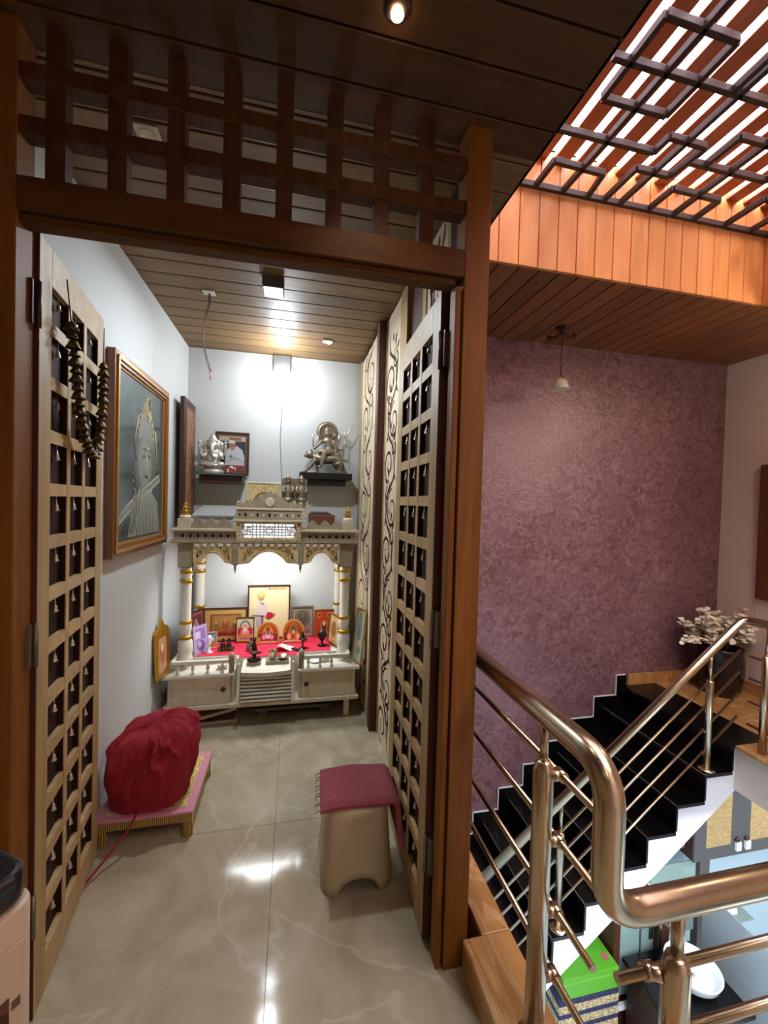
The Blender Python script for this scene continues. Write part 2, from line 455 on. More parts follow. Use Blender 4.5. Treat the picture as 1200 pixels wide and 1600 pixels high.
# skylight shaft : vertical boards
mb = MB()
def vboards_x(y0, y1, x0, x1, z0, z1, w=.11):
    x = x0
    while x < x1 - .005:
        mb.box(x + .002, min(x + w - .002, x1), y0, y1, z0, z1, 0); x += w
def vboards_y(x0, x1, y0, y1, z0, z1, w=.11):
    y = y1
    while y > y0 + .005:
        mb.box(x0, x1, max(y - w + .002, y0), y - .002, z0, z1, 0); y -= w
vboards_x(FY, FY + .02, HX, 2.66, SCEIL - .001, 3.24); mb.box(HX, 2.66, FY + .012, FY + .03, SCEIL + .02, 3.24, 1)
vboards_y(2.645, 2.665, -.9, FY, SCEIL - .01, 3.24); mb.box(2.66, 2.68, -.9, FY, SCEIL, 3.24, 1)
vboards_y(HX - .02, HX, -.9, FY, CEIL + .022, 3.24); mb.box(HX - .035, HX - .015, -.9, FY, CEIL + .035, 3.24, 1)
vboards_x(-.92, -.9, HX, 2.66, CEIL, 3.24)
shell('wall_skylight', mb, [M['fascia'], M['groove']], 'orange vertical boards lining the skylight shaft', 'skylight lining', bev=.002, seg=1)
# skylight glazing (daylight pane) and slats
mb = MB(); mb.box(HX - .3, 2.9, -1.2, 2.1, 3.42, 3.44)
shell('window_1', mb, emis('daylight_pane', '#fdf2ff', 26), 'bright daylight glazing above the timber slats of the skylight', 'skylight')
mb = MB(); x = HX + .02
while x < 2.66:
    mb.box(x, x + .083, -.9, FY, 3.2, 3.235); x += .122
shell('trim_2', mb, M['slat'], 'red-brown timber slats spaced under the skylight glazing', 'skylight slats', bev=.003)
# walls
mb = MB(); mb.box(LX - .1, LX, 1.21, BY + .1, -.02, CEIL + .03)
shell('wall_left', mb, M['wall'], 'white side wall of the shrine room behind the engraved picture', 'wall')
mb = MB(); mb.box(LX, .62, BY, BY + .1, -.02, CEIL + .03)
shell('wall_back', mb, M['wall'], 'white back wall of the shrine room behind the marble temple', 'wall')
mb = MB(); mb.box(.5765, .580, 1.24, BY, -.01, CEIL + .03); mb.box(.535, .576, 1.236, 1.44, .0, CEIL); mb.box(.605, HX, 1.9, PY, CEIL + .03, SCEIL + .03)
mb.box(HX - .01, HX, FY, PY, CEIL, SCEIL + .02)
shell('wall_shrine_right', mb, M['leafback'], 'dark backing behind the cream cut-out panels', 'wall')
mb = MB(); mb.box(.605, 3.52, PY, PY + .1, -1.4, SCEIL + .03)
shell('wall_stairwell', mb, M['purple'], 'mauve textured paint wall above the black staircase', 'wall')
RX = 3.5
mb = MB(); mb.box(RX, RX + .1, -2.2, PY + .1, -.26, SCEIL + .03)
shell('wall_right', mb, M['cream'], 'cream wall beside the upper landing', 'wall')
mb = MB(); mb.box(-1.95, RX + .1, -2.3, -2.2, -3.0, 3.3)
mb.box(-2.05, -1.95, -2.3, 1.25, -.3, 2.6)
shell('wall_hall', mb, M['cream'], 'cream hall wall behind the viewer', 'wall')
mb = MB(); mb.box(-1.95, -.77, 1.17, 1.25, 0, CEIL)
shell('wall_front_left', mb, M['post'], 'brown timber panelling beside the doorway', 'wall')
# skirting inside shrine
mb = MB(); mb.box(LX, LX + .012, 1.25, BY, 0, .08)
shell('baseboard_left', mb, M['floor'], 'beige marble skirting along the white side wall', 'skirting')
# lower storey
LZ = -2.95
mb = MB(); mb.box(-.5, 6.5, -2.2, 4.0, LZ - .05, LZ)
shell('floor_lower', mb, M['bluewall'], 'pale tiled floor of the storey below', 'floor')
mb = MB(); mb.box(.4, 6.5, 3.06, 3.16, LZ, -.25); mb.box(6.4, 6.5, -2.2, 3.1, LZ, -.25); mb.box(.6, .69, -2.2, 3.1, LZ, -.3)
shell('wall_lower', mb, M['bluewall'], 'pale blue-white wall of the storey below', 'wall')
# landing
mb = MB(); mb.box(2.63, RX, -2.2, PY, STOP - .02, STOP); 
shell('floor_landing', mb, M['kerb'], 'tan marble floor of the upper landing', 'floor', bev=.003)
mb = MB(); mb.box(2.65, 6.5, -2.2, 1.95, -.25, STOP - .02); mb.box(2.65, 6.5, 1.95, 3.1, -.25, STOP - .02)
shell('floor_landing_slab', mb, M['cream'], 'cream edge of the landing slab below the tan floor', 'landing slab')
mb = MB(); mb.box(2.64, RX, PY - .012, PY, STOP, STOP + .09); mb.box(RX - .012, RX, -2.2, PY - .012, STOP, STOP + .09)
shell('baseboard_landing', mb, M['kerb'], 'tan marble skirting around the upper landing', 'skirting', bev=.002)

# ================================================================== STAIRCASE
PYS = PY - .003
ST = thing('staircase', 'black granite staircase with white sawtooth side climbing along the mauve wall', 'staircase', (1.6, 2.3, -2.0))
TR, RI, NY, NS = .198, .158, 1.955, 9
X0 = 2.63
prof = [(X0 + .02, STOP - .02)]
for k in range(NS):
    x = X0 - TR * k; z = STOP - .02 - RI * k
    if k: prof.append((x, z))
    prof.append((x, z - RI))
prof.append((X0 - TR * NS, STOP - .02 - RI * NS))
xe = X0 - TR * NS
prof.append((xe, STOP - .02 - RI * NS - .25))
prof.append((2.68, -.245)); prof.append((2.68, STOP - .02))
mb = MB(); mb.prism(prof, (0, NY, 0), (1, 0, 0), (0, 0, 1), (0, PYS - NY, 0))
mb.build('stringer', M['white'], ST)
for k in range(NS):
    x = X0 - TR * k; zt = STOP - RI * k
    z1 = zt - RI
    MB().box(x - .012, x, NY - .012, PYS, z1 + .0, zt - .02).build('riser', M['granite'], ST)
    mb = MB(); mb.box(x - TR - .018, x - .012, NY - .016, PYS, z1 - .02, z1, 0)
    mb.box(x - TR - .0185, x - TR - .015, NY - .016, PYS, z1 - .003, z1 + .0006, 1)
    mb.build('tread', [M['granite'], M['joint_line']], ST)
    # stepped skirting against the mauve wall
    mb = MB(); mb.box(x - .10, x - .012, PY - .014, PYS, z1, zt + .085, 0); mb.box(x - TR - .012, x - .10, PY - .014, PYS, z1, z1 + .085, 0)
    mb.box(x - .106, x - .10, PY - .014, PYS, z1 + .085, zt + .09, 1); mb.box(x - .106, x + .09 if k else x - .02, PY - .014, PYS, zt + .085, zt + .091, 1)
    mb.build('step_skirting', [M['granite'], M['white']], ST)
MB().box(X0 - .03, X0 + .27, NY - .016, PYS, STOP - .02, STOP + .001).build('top_tread', M['granite'], ST)

# ================================================================== DOORWAY FRAME
FRY = 1.16
DF = thing('door_frame', 'teak doorway frame with lattice transom around the shrine entrance', 'door frame', (-.1, FRY, 0))
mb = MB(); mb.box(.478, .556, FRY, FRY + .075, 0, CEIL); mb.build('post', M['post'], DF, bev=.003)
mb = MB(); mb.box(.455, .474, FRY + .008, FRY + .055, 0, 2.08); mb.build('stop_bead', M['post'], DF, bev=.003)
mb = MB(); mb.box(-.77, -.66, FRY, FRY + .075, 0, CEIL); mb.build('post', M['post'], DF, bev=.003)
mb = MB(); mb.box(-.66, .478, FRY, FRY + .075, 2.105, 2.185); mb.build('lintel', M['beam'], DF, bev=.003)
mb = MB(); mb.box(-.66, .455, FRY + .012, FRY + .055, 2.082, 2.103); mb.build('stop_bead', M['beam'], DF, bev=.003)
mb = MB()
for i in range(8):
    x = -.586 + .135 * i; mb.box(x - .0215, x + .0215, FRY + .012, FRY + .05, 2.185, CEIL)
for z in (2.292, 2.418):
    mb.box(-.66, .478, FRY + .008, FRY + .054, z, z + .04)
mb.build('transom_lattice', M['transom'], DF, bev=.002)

# ================================================================== LATTICE DOORS
LEN, LTH = .55, .042
ZB = [1.885 - .148 * k for k in range(12)]
def door_leaf(name, label, loc, rot, side):
    """local frame: x runs from the hinge, the room face looks to -y (side=-1) or +y (side=1)"""
    D = thing(name, label, 'door', loc, (0, 0, rot), kind='structure')
    f0 = 0.0; f1 = LTH
    def bx(x0, x1, d0, d1, z0, z1, mi=0, m=None):
        y0, y1 = (f0 + d0, f0 + d1) if side < 0 else (-d1, -d0)
        return (m or MB()).box(x0, x1, y0, y1, z0, z1, mi)
    bx(0, .075, 0, LTH, .02, 2.1).build('stile', M['leaf'], D, local=True, bev=.0015)
    # dark polished edge towards the hinge
    bx(-.004, 0, 0.0, LTH, .02, 2.1).build('edge_strip', M['leafedge'], D, local=True)
    bx(LEN - .065, LEN, 0, LTH, .02, 2.1).build('stile', M['leaf'], D, local=True, bev=.0015)
    bx(.075, LEN - .065, 0, LTH, 2.0, 2.1).build('rail', M['leaf_x'], D, local=True, bev=.0015)
    bx(.075, LEN - .065, 0, LTH, .02, .125).build('rail', M['leaf_x'], D, local=True, bev=.0015)
    m = MB()
    for z in ZB: bx(.075, LEN - .065, .001, .016, z - .018, z + .018, 0, m)
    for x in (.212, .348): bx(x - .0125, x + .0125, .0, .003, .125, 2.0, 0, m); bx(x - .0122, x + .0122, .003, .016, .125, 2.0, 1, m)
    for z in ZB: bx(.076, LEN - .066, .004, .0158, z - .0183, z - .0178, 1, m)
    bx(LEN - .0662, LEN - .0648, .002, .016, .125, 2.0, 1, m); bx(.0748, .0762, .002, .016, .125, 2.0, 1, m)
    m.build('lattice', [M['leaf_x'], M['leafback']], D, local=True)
    bx(.07, LEN - .06, .0165, LTH - .002, .1, 2.02).build('back_panel', M['leafback'], D, local=True)
    for z in (.25, .98, 1.86):
        m = MB(); bx(-.03, -.004, .005, .036, z, z + .11, 0, m); m.tube([(-.006, (.0 if side < 0 else 0), z - .004), (-.006, 0, z + .114)], .006, 8)
        m.build('hinge', M['darkwood'] if z > 1.5 else M['hinge'], D, local=True)
    return D
M['hinge'] = plain('worn_hinge_metal', '#7b7568', .4, .7)
# left leaf : opened against the left side, room face looks towards +x
aL = math.atan2(.55, -.075)
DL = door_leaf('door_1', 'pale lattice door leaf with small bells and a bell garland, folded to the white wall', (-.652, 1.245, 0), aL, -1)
# right leaf
aR = math.atan2(.55, .012)
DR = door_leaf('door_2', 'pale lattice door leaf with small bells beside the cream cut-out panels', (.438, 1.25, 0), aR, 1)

# bells : one per lattice cell
bellmesh = None
rows_txt = ['top', 'second', 'third', 'fourth', 'fifth', 'sixth', 'seventh', 'eighth', 'ninth', 'tenth', 'eleventh', 'twelfth', 'bottom']
cell_z = [(2.0 + ZB[0]) / 2] + [(ZB[i] + ZB[i + 1]) / 2 for i in range(11)] + [(ZB[11] + .125) / 2 + .02]
def make_bell():
    m = MB()
    m.lathe((0, 0, 0), [(.0085, 0), (.0078, .0015), (.0055, .006), (.0048, .014), (.004, .0175), (.0012, .019), (.001, .030)], 12)
    m.ell((0, 0, -.001), .003, 8)
    return m
bell0 = None
for D, ang, org, side, dn in ((DL, aL, V((-.652, 1.245, 0)), -1, 'left'), (DR, aR, V((.438, 1.25, 0)), 1, 'right')):
    d = V((math.cos(ang), math.sin(ang), 0)); n = V((-math.sin(ang), math.cos(ang), 0))
    for r, z in enumerate(cell_z):
        top = (2.0 if r == 0 else ZB[r - 1] - .018)
        for c, x in enumerate((.14, .28, .416)):
            depth = .0072
            p = org + d * x + n * (depth if side < 0 else -depth)
            p.z = top - .030 - .012
            lab = 'tiny metal bell in the %s row, %s column of the %s lattice door' % (rows_txt[r], ('hinge-side', 'middle', 'wall-side')[c], dn)
            if bell0 is None:
                m = make_bell(); m.lathe((0, 0, 0), [(.0008, .028), (.0008, .042)], 6)
                bell0 = m.build('hanging_bell', M['bell'])
                o = bell0
                zoff = bell0.location.z
                me = bell0.data
                for v in me.vertices: v.co.z += zoff
            else:
                o = bell0.copy(); COL.objects.link(o)
            o.location = p; o.rotation_euler = (0, 0, random.uniform(-1, 1))
            tag(o, lab, 'bell', 'small bells in the %s lattice door' % dn)

# garland of old bells hung on the left leaf
GA = thing('bell_garland', 'dark garland of bell clusters looped over the top of the left lattice door', 'garland', (-.66, 1.45, 1.55))
d = V((math.cos(aL), math.sin(aL), 0)); n = V((-math.sin(aL), math.cos(aL), 0))
def onleaf(u, z, out=.03): 
    p = V((-.652, 1.245, 0)) + d * u - n * out; p.z = z; return p
path = [onleaf(.085, 2.03), onleaf(.12, 1.93), onleaf(.165, 1.80), onleaf(.2, 1.68), onleaf(.26, 1.60), onleaf(.33, 1.555), onleaf(.38, 1.60), onleaf(.425, 1.70), onleaf(.435, 1.82), onleaf(.435, 1.93), onleaf(.44, 2.03)]
MB().tube(fillet(path, .05, 4), .0018, 6).build('thread', M['wire'], GA)
M['oldbell'] = plain('tarnished_bell', '#5a4a26', .5, .5, noise=.2)
pp = fillet(path, .06, 4); 
def sample(pp, s):
    for a, b in zip(pp, pp[1:]):
        l = (b - a).length
        if s <= l: return a + (b - a) * (s / l)
        s -= l
    return pp[-1]
tot = sum((b - a).length for a, b in zip(pp, pp[1:]))
s = .12; k = 0
while s < tot - .12:
    c = sample(pp, s); m = MB(); big = k % 2 == 0
    r = .0165 if big else .013
    m.lathe((c.x, c.y, c.z), [(r * 1.1, -r * .9), (r, -r * .5), (r * .7, r * .3), (r * .3, r * .7), (.001, r * .8)], 10)
    for q in range(5):
        a = q * 1.256 + k; m.lathe(c + V((math.cos(a) * r * .85, math.sin(a) * r * .85, -r * .5)), [(r * .42, -r * .4), (r * .3, 0), (r * .12, r * .3), (.0008, r * .35)], 8)
    m.build('bell_cluster', M['oldbell'], GA); s += .024; k += 1

# ================================================================== CUT-OUT PANELS (right side)
def spiral(cx, cy, r, turns, a0, dirn, w, n=40):
    """ribbon polygon of a spiral scroll in 2-D, thick at the outside"""
    L, R = [], []
    for i in range(n + 1):
        t = i / n; a = a0 + dirn * turns * 2 * PI * t; rr = r * (1 - .82 * t)
        ww = w * (.35 + .65 * math.sin(PI * min(1, t * 1.15 + .08)))
        L.append((cx + (rr + ww / 2) * math.cos(a), cy + (rr + ww / 2) * math.sin(a))); R.append((cx + (rr - ww / 2) * math.cos(a), cy + (rr - ww / 2) * math.sin(a)))
    return L, R
def scurve(p, q, bend, w, n=18):
    L, R = [], []
    p, q = V(p), V(q); d = q - p; nn = V((-d.y, d.x))
    pts = [p + d * t + nn * bend * math.sin(2 * PI * t) for t in [i / n for i in range(n + 1)]]
    for i, c in enumerate(pts):
        t = (pts[min(i + 1, n)] - pts[max(i - 1, 0)]).normalized(); m = V((-t.y, t.x)); ww = w * (.25 + .75 * math.sin(PI * i / n))
        L.append(c + m * ww / 2); R.append(c - m * ww / 2)
    return [tuple(v) for v in L], [tuple(v) for v in R]
def leafpoly(cx, cy, l, w, a):
    pts = []
    for t in range(17):
        u = t / 16; pts.append((l * u, w / 2 * math.sin(PI * u ** .7)))
    for t in range(15, 0, -1):
        u = t / 16; pts.append((l * u, -w / 2 * math.sin(PI * u ** .7)))
    return [(cx + x * math.cos(a) - y * math.sin(a), cy + x * math.sin(a) + y * math.cos(a)) for x, y in pts]
def jali(name, label, x, y0, y1, z0, z1, seed, stile0=.05, stile1=.05, th=.03, sx=None):
    rnd = random.Random(seed)
    J = thing(name, label, 'panel', (x + th / 2, (y0 + y1) / 2, z0))
    m = MB(); m.box(x, x + th, y0, y0 + stile0, z0, z1); m.build('stile', M['leaf'], J, bev=.002)
    m = MB(); m.box(x, x + th, y1 - stile1, y1, z0, z1); m.build('stile', M['leaf'], J, bev=.002)
    MB().box(x + .006, x + th - .004, y0 + stile0, y1 - stile1, z0, z1).build('board', M['cream_cut'], J)
    # scroll work laid out on the board face; runs up the panel
    m = MB(); O = (x + .0052, 0, 0); ey = (0, 1, 0); ez = (0, 0, 1)
    a, b = y0 + stile0 + .01, y1 - stile1 - .01; w = b - a; c = (a + b) / 2
    def ribbon(LR):
        L, R = LR
        for i in range(len(L) - 1):
            q = [L[i], L[i + 1], R[i + 1], R[i]]
            if all(a - .008 < u[0] < b + .008 for u in q):
                m.add([V((O[0], u[0], u[1])) for u in q], [(0, 1, 2, 3)])
    z = z0 + .12; k = 0
    while z < z1 - .15:
        s = 1 if k % 2 == 0 else -1
        r = min(w * .36, .15) * rnd.uniform(.9, 1.1)
        cy = c + s * w * .16
        ribbon(spiral(cy, z, r, 1.45, -PI / 2 * s, s, .019))
        ribbon(spiral(cy - s * w * .38, z + r * .9, r * .55, 1.3, PI / 2, -s, .015, 26))
        ribbon(scurve((cy - s * r, z - .02), (cy + s * r * .3, z + .29), .12 * s, .022))
        ribbon(scurve((c - s * w * .42, z - .1), (c - s * w * .2, z + .16), -.1 * s, .017))
        for q in range(3):
            lp = leafpoly(cy - s * r * (1.1 - .35 * q), z + r + .03 + .035 * q, .06, .026, PI / 2 + s * (.9 - .6 * q))
            if all(a < u[0] < b for u in lp): m.add([V((O[0], u[0], u[1])) for u in lp], [tuple(range(len(lp)))])
        for q in range(2):
            lp = ell2(c + s * w * (.3 - .5 * q), z + r * 1.5 + .05 * q, .010, .012, 10)
            m.add([V((O[0], u[0], u[1])) for u in lp], [tuple(range(len(lp)))])
        z += max(.24, r * 2.15); k += 1
    m.build('scroll_cutout', M['cut'], J)
    return J
jali('cutout_panel', 'cream panel with scrollwork cut-outs nearest the marble temple', .495, 2.57, 3.24, .0, 2.51, 3)
MB().box(.488, .545, 2.50, 2.568, 0, 2.545).build('divider_post', [M['leafedge']], label='dark brown upright post between the two cream cut-out panels', cat='post', bev=.003)
jali('cutout_panel', 'cream panel with scrollwork cut-outs just behind the right lattice door', .532, 2.02, 2.497, .0, 2.54, 5, stile0=.13, stile1=.015)
jali('cutout_panel', 'cream panel with scrollwork cut-outs mostly hidden behind the right lattice door', .545, 1.45, 1.80, .0, 2.545, 9)
MB().box(.555, .576, 1.81, 2.01, 0, 2.545).build('window_sash', M['leafedge'], label='dark brown sash strip above the right lattice door', cat='sash', bev=.002)
MB().box(.50, .576, 3.25, 3.30, 0, 2.545).build('corner_post', M['leaf'], label='slim brown post in the back corner beside the marble temple', cat='post', bev=.003)
# ================================================================== MARBLE TEMPLE
M['spandrel'] = plain('gilt_cream_spandrel', '#e6cf98', .45, .1, noise=.12, nscale=40)
AL = thing('marble_temple', 'cream marble home temple with gilded arches against the back wall', 'temple', (-.15, 2.95, 0))
mar, mard, marw = M['marble'], M['marble_d'], M['marble_w']
def A(name, mats=None, bev=.002, **k):
    return lambda mb: mb.build(name, mats or mar, AL, bev=bev, **k)
AY = 2.70
for x in (-.69, .355):
    for y in (2.72, 3.2):
        m = MB(); m.box(x, x + .035, y, y + .035, 0, .125); A('leg')(m)
m = MB(); m.box(-.752, .446, AY - .02, 3.28, .125, .15); A('base_slab', bev=.004)(m)
m = MB(); m.box(-.725, -.70, AY, 3.26, .15, .325); m.box(.40, .425, AY, 3.26, .15, .325); m.box(-.36, -.342, AY + .01, 3.2, .15, .335); m.box(.052, .07, AY + .01, 3.2, .15, .335)
m.box(-.725, .425, 3.24, 3.27, .15, .325)
A('carcass')(m)
for x0, x1, kx in ((-.70, -.362, -.405), (.072, .40, .105)):
    m = MB(); m.box(x0, x1, AY - .002, AY + .016, .152, .322); d = m.build('cabinet_door', mar, AL, bev=.002)
    m = MB(); m.lathe((kx, AY - .002, .243), [(.014, 0), (.016, -.006), (.012, -.014), (.004, -.018)], 14, axis='y'); m.build('knob', M['darkwood'], d)
for x0, x1 in ((-.758, -.342), (.052, .45)):
    m = MB(); m.box(x0, x1, AY - .022, 2.86, .325, .345); A('top_slab', marw, .004)(m)
m = MB(); m.box(-.69, .39, 2.84, 3.26, .345, .398); m.box(-.342, .052, 2.80, 2.84, .15, .395); A('platform', marw)(m)
# balustrades : rail, balusters, end posts
for x0, x1, px in ((-.70, -.375, -.358), (.085, .375, .07)):
    m = MB(); m.box(x0, x1, AY - .012, AY + .012, .408, .43); A('balustrade_rail', marw, .004)(m)
    xo = x0 if x0 < 0 else x1
    m = MB(); m.box(xo - .012, xo + .012, AY, 2.86, .408, .43); A('balustrade_rail', marw, .004)(m)
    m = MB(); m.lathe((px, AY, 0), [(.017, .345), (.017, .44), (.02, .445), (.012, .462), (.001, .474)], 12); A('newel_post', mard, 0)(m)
    for i in range(4 if x0 < 0 else 3):
        bx_ = x0 + .03 + (x1 - x0 - .05) * i / 3.2
        m = MB(); m.lathe((bx_, AY, 0), [(.012, .345), (.012, .352), (.006, .362), (.012, .380), (.006, .398), (.012, .409)], 12); A('baluster', marw, 0)(m)
# slatted ramp in the centre and its twin-tray top
m = MB()
for i in range(8):
    t = i / 7; m.tube([(-.30, AY - .012 - .022 * (1 - t), .168 + .155 * t), (.010, AY - .012 - .022 * (1 - t), .168 + .155 * t)], .0072, 10)
A('ramp_slats', marw, 0)(m)
m = MB(); m.bar((-.145, AY - .012, .152), (-.145, AY + .012, .33), .32, .004, (0, -1, 0)); A('ramp_back', mard, 0)(m)
for x in (-.312, .018):
    m = MB(); m.bar((x, AY - .05, .152), (x, AY - .012, .40), .016, .022, (0, -1, 0)); A('ramp_side', marw)(m)
m = MB(); rows = []
for i in range(13):
    u = i / 12; x = -.298 + .30 * u; dip = -.022 * math.sin(PI * u)
    rows.append([V((x, AY - .028 + dip * 1.0, .322)), V((x, AY - .034 + dip, .352)), V((x, AY - .01 + dip * .5, .362)), V((x, AY + .10, .384)), V((x, AY + .10, .36)), V((x, AY - .02, .322))])
m.grid(rows, 0, False, False); A('tray_apron', marw, .002)(m)
for x0, x1 in ((-.272, -.185), (-.155, -.01)):
    m = MB(); m.box(x0, x1, AY + .022, AY + .095, .37, .392); A('tray_block', mard, .004)(m)
# back panel
m = MB(); m.box(-.70, .40, 3.235, 3.255, .398, 1.16); A('back_panel', M['wall'])(m)
# columns
for cx in (-.652, .35):
    for cy in (2.80, 3.195):
        m = MB()
        m.lathe((cx, cy, 0), [(.046, .398), (.046, .415), (.038, .43), (.047, .47), (.042, .52), (.030, .545), (.030, .56), (.036, .60), (.036, .635), (.0305, .65), (.0305, .93), (.035, .95), (.035, .995)], 20)
        c = m.build('column', marw, AL)
        for z in (.548, .645, .905, .965):
            MB().lathe((cx, cy, 0), [(.0355, z - .012), (.039, z - .005), (.039, z + .005), (.0355, z + .012)], 20).build('gilt_band', M['gold'], c)
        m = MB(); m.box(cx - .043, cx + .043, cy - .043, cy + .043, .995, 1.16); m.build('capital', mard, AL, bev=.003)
# arches : three multi-curve spandrels
def arch(x0, x1, spring, apex, y=2.746):
    top = 1.148; pts = [(x0, spring - .002), (x0, top), (x1, top), (x1, spring - .002)]
    c = (x0 + x1) / 2; h = (x1 - x0) / 2; curve = []
    for i in range(25):
        u = -1 + 2 * i / 24; au = abs(u)
        if au > .62: z = spring + .006 * (1 - (au - .62) / .38)
        else: z = spring + .006 + (apex - spring - .006) * (math.cos(au / .62 * PI / 2) ** .72)
        curve.append((c + u * h * .97, z))
    poly = [(x0, top)] + [(x0, spring)] + curve + [(x1, spring), (x1, top)]
    m = MB(); m.prism(poly, (0, y, 0), (1, 0, 0), (0, 0, 1), (0, .03, 0))
    sp = m.build('arch_spandrel', M['spandrel'], AL)
    # carved gilt relief : edge bead, flowers and leaves
    m = MB()
    m.tube([(px, y - .002, pz + .008) for px, pz in curve], .004, 6)
    for sgn in (-1, 1):
        fx, fz = c + sgn * h * .66, 1.10
        for q in range(8):
            a = q * PI / 4; m.prism(leafpoly(fx, fz, .024, .013, a), (0, y, 0), (1, 0, 0), (0, 0, 1), (0, -.005, 0))
        m.ell((fx, y - .004, fz), (.007, .005, .007), 8)
        for q in range(7):
            a = .4 + q * .75; px, pz = c + sgn * h * (.30 + .085 * q), (1.122 if q % 2 == 0 else 1.108) - (.05 if q > 4 else 0)
            m.prism(leafpoly(px, pz, .030, .012, a * sgn), (0, y, 0), (1, 0, 0), (0, 0, 1), (0, -.004, 0))
        m.prism(leafpoly(c + sgn * h * .86, 1.035, .05, .02, PI / 2 + sgn * .3), (0, y, 0), (1, 0, 0), (0, 0, 1), (0, -.004, 0))
        m.tube([(c + sgn * h * u, y - .002, 1.128 - .045 * u * u + .012 * math.sin(u * 14)) for u in [.08 * i for i in range(12)]], .003, 6)
    m.build('gilt_relief', M['goldcarve'], sp)
    m = MB(); n = int((x1 - x0) / .045); m.box(x0, x1, y - .004, y - .0005, 1.138, 1.149)
    for i in range(n):
        xx = x0 + (i + .5) * (x1 - x0) / n; m.box(xx - .013, xx + .013, y - .009, y - .001, 1.128, 1.149)
    m.build('dentil_trim', marw, sp, bev=.002)
arch(-.605, -.375, 1.018, 1.088); arch(-.338, .03, 1.016, 1.097); arch(.07, .302, 1.018, 1.092)
for x in (-.357, .05):
    m = MB(); m.box(x - .019, x + .019, 2.738, 2.79, 1.012, 1.15); A('bracket', mard)(m)
for x in (-.604, -.357, .05, .302):
    m = MB(); m.lathe((x, 2.757, 0), [(.006, 1.018), (.011, 1.008), (.006, 1.0), (.010, .990), (.006, .978), (.001, .955)], 10); A('pendant_drop', mard, 0)(m)
# cornice, frieze and roof
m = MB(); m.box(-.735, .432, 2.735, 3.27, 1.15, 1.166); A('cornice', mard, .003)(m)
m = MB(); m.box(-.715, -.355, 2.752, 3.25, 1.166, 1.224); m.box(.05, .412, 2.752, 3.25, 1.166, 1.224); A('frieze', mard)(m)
m = MB()
for x0, x1 in ((-.69, -.38), (.085, .39)):
    for i in range(7):
        c = x0 + (x1 - x0) * (i + .5) / 7; m.flat([(c - .012, 1.195), (c, 1.178), (c + .012, 1.195), (c, 1.212)], (0, 2.7515, 0), (1, 0, 0), (0, 0, 1))
        if i < 6:
            c2 = c + (x1 - x0) / 14
            for dz in (-.012, .012): m.flat(ell2(c2, 1.195 + dz, .004, .004, 8), (0, 2.7515, 0), (1, 0, 0), (0, 0, 1))
A('frieze_piercing', M['black'], 0)(m)
for x0, x1 in ((-.735, -.352), (.05, .432)):
    m = MB(); m.box(x0, x1, 2.735, 3.27, 1.224, 1.242); A('cornice', mar, .004)(m)
def scallop(x0, x1, z0, z1, n, y, th, mat, name='parapet'):
    poly = [(x0, z0)]
    for i in range(n):
        a = x0 + (x1 - x0) * i / n; w = (x1 - x0) / n
        poly += [(a, z0 + (z1 - z0) * .45), (a + w * .12, z0 + (z1 - z0) * .5), (a + w * .18, z0 + (z1 - z0) * .72), (a + w * .34, z0 + (z1 - z0) * .86), (a + w * .5, z1), (a + w * .66, z0 + (z1 - z0) * .86), (a + w * .82, z0 + (z1 - z0) * .72), (a + w * .88, z0 + (z1 - z0) * .5)]
    poly += [(x1, z0 + (z1 - z0) * .45), (x1, z0)]
    m = MB(); m.prism(poly, (0, y, 0), (1, 0, 0), (0, 0, 1), (0, th, 0)); return m.build(name, mat, AL)
scallop(-.622, -.39, 1.242, 1.305, 3, 2.755, .02, mard); scallop(.085, .325, 1.242, 1.305, 3, 2.755, .02, mard)
for x in (-.66, .36):
    m = MB(); m.box(x - .038, x + .038, 2.745, 2.82, 1.242, 1.302); A('corner_block', mar)(m)
    m = MB(); m.lathe((x, 2.782, 0), [(.033, 1.302), (.036, 1.312), (.030, 1.322)], 16); A('finial_base', marw, 0)(m)
    m = MB(); m.lathe((x, 2.782, 0), [(.027, 1.322), (.029, 1.328), (.016, 1.335), (.024, 1.343), (.024, 1.349), (.011, 1.357), (.017, 1.364), (.017, 1.370), (.007, 1.377), (.010, 1.385), (.009, 1.391), (.001, 1.402)], 16); A('finial', M['gold'], 0)(m)
# central tower
m = MB(); m.box(-.352, -.325, 2.735, 2.80, 1.166, 1.288); m.box(.022, .05, 2.735, 2.80, 1.166, 1.288)
m.box(-.325, .022, 2.735, 2.75, 1.166, 1.185); m.box(-.325, .022, 2.735, 2.75, 1.275, 1.288); m.box(-.352, .05, 2.79, 3.2, 1.166, 1.30)
A('tower', M['goldcarve'], .002)(m)
m = MB(); m.box(-.32, .018, 2.77, 2.775, 1.186, 1.274); A('lit_panel', emis('tower_lamp_panel', '#eef2ff', 1.5), 0)(m)
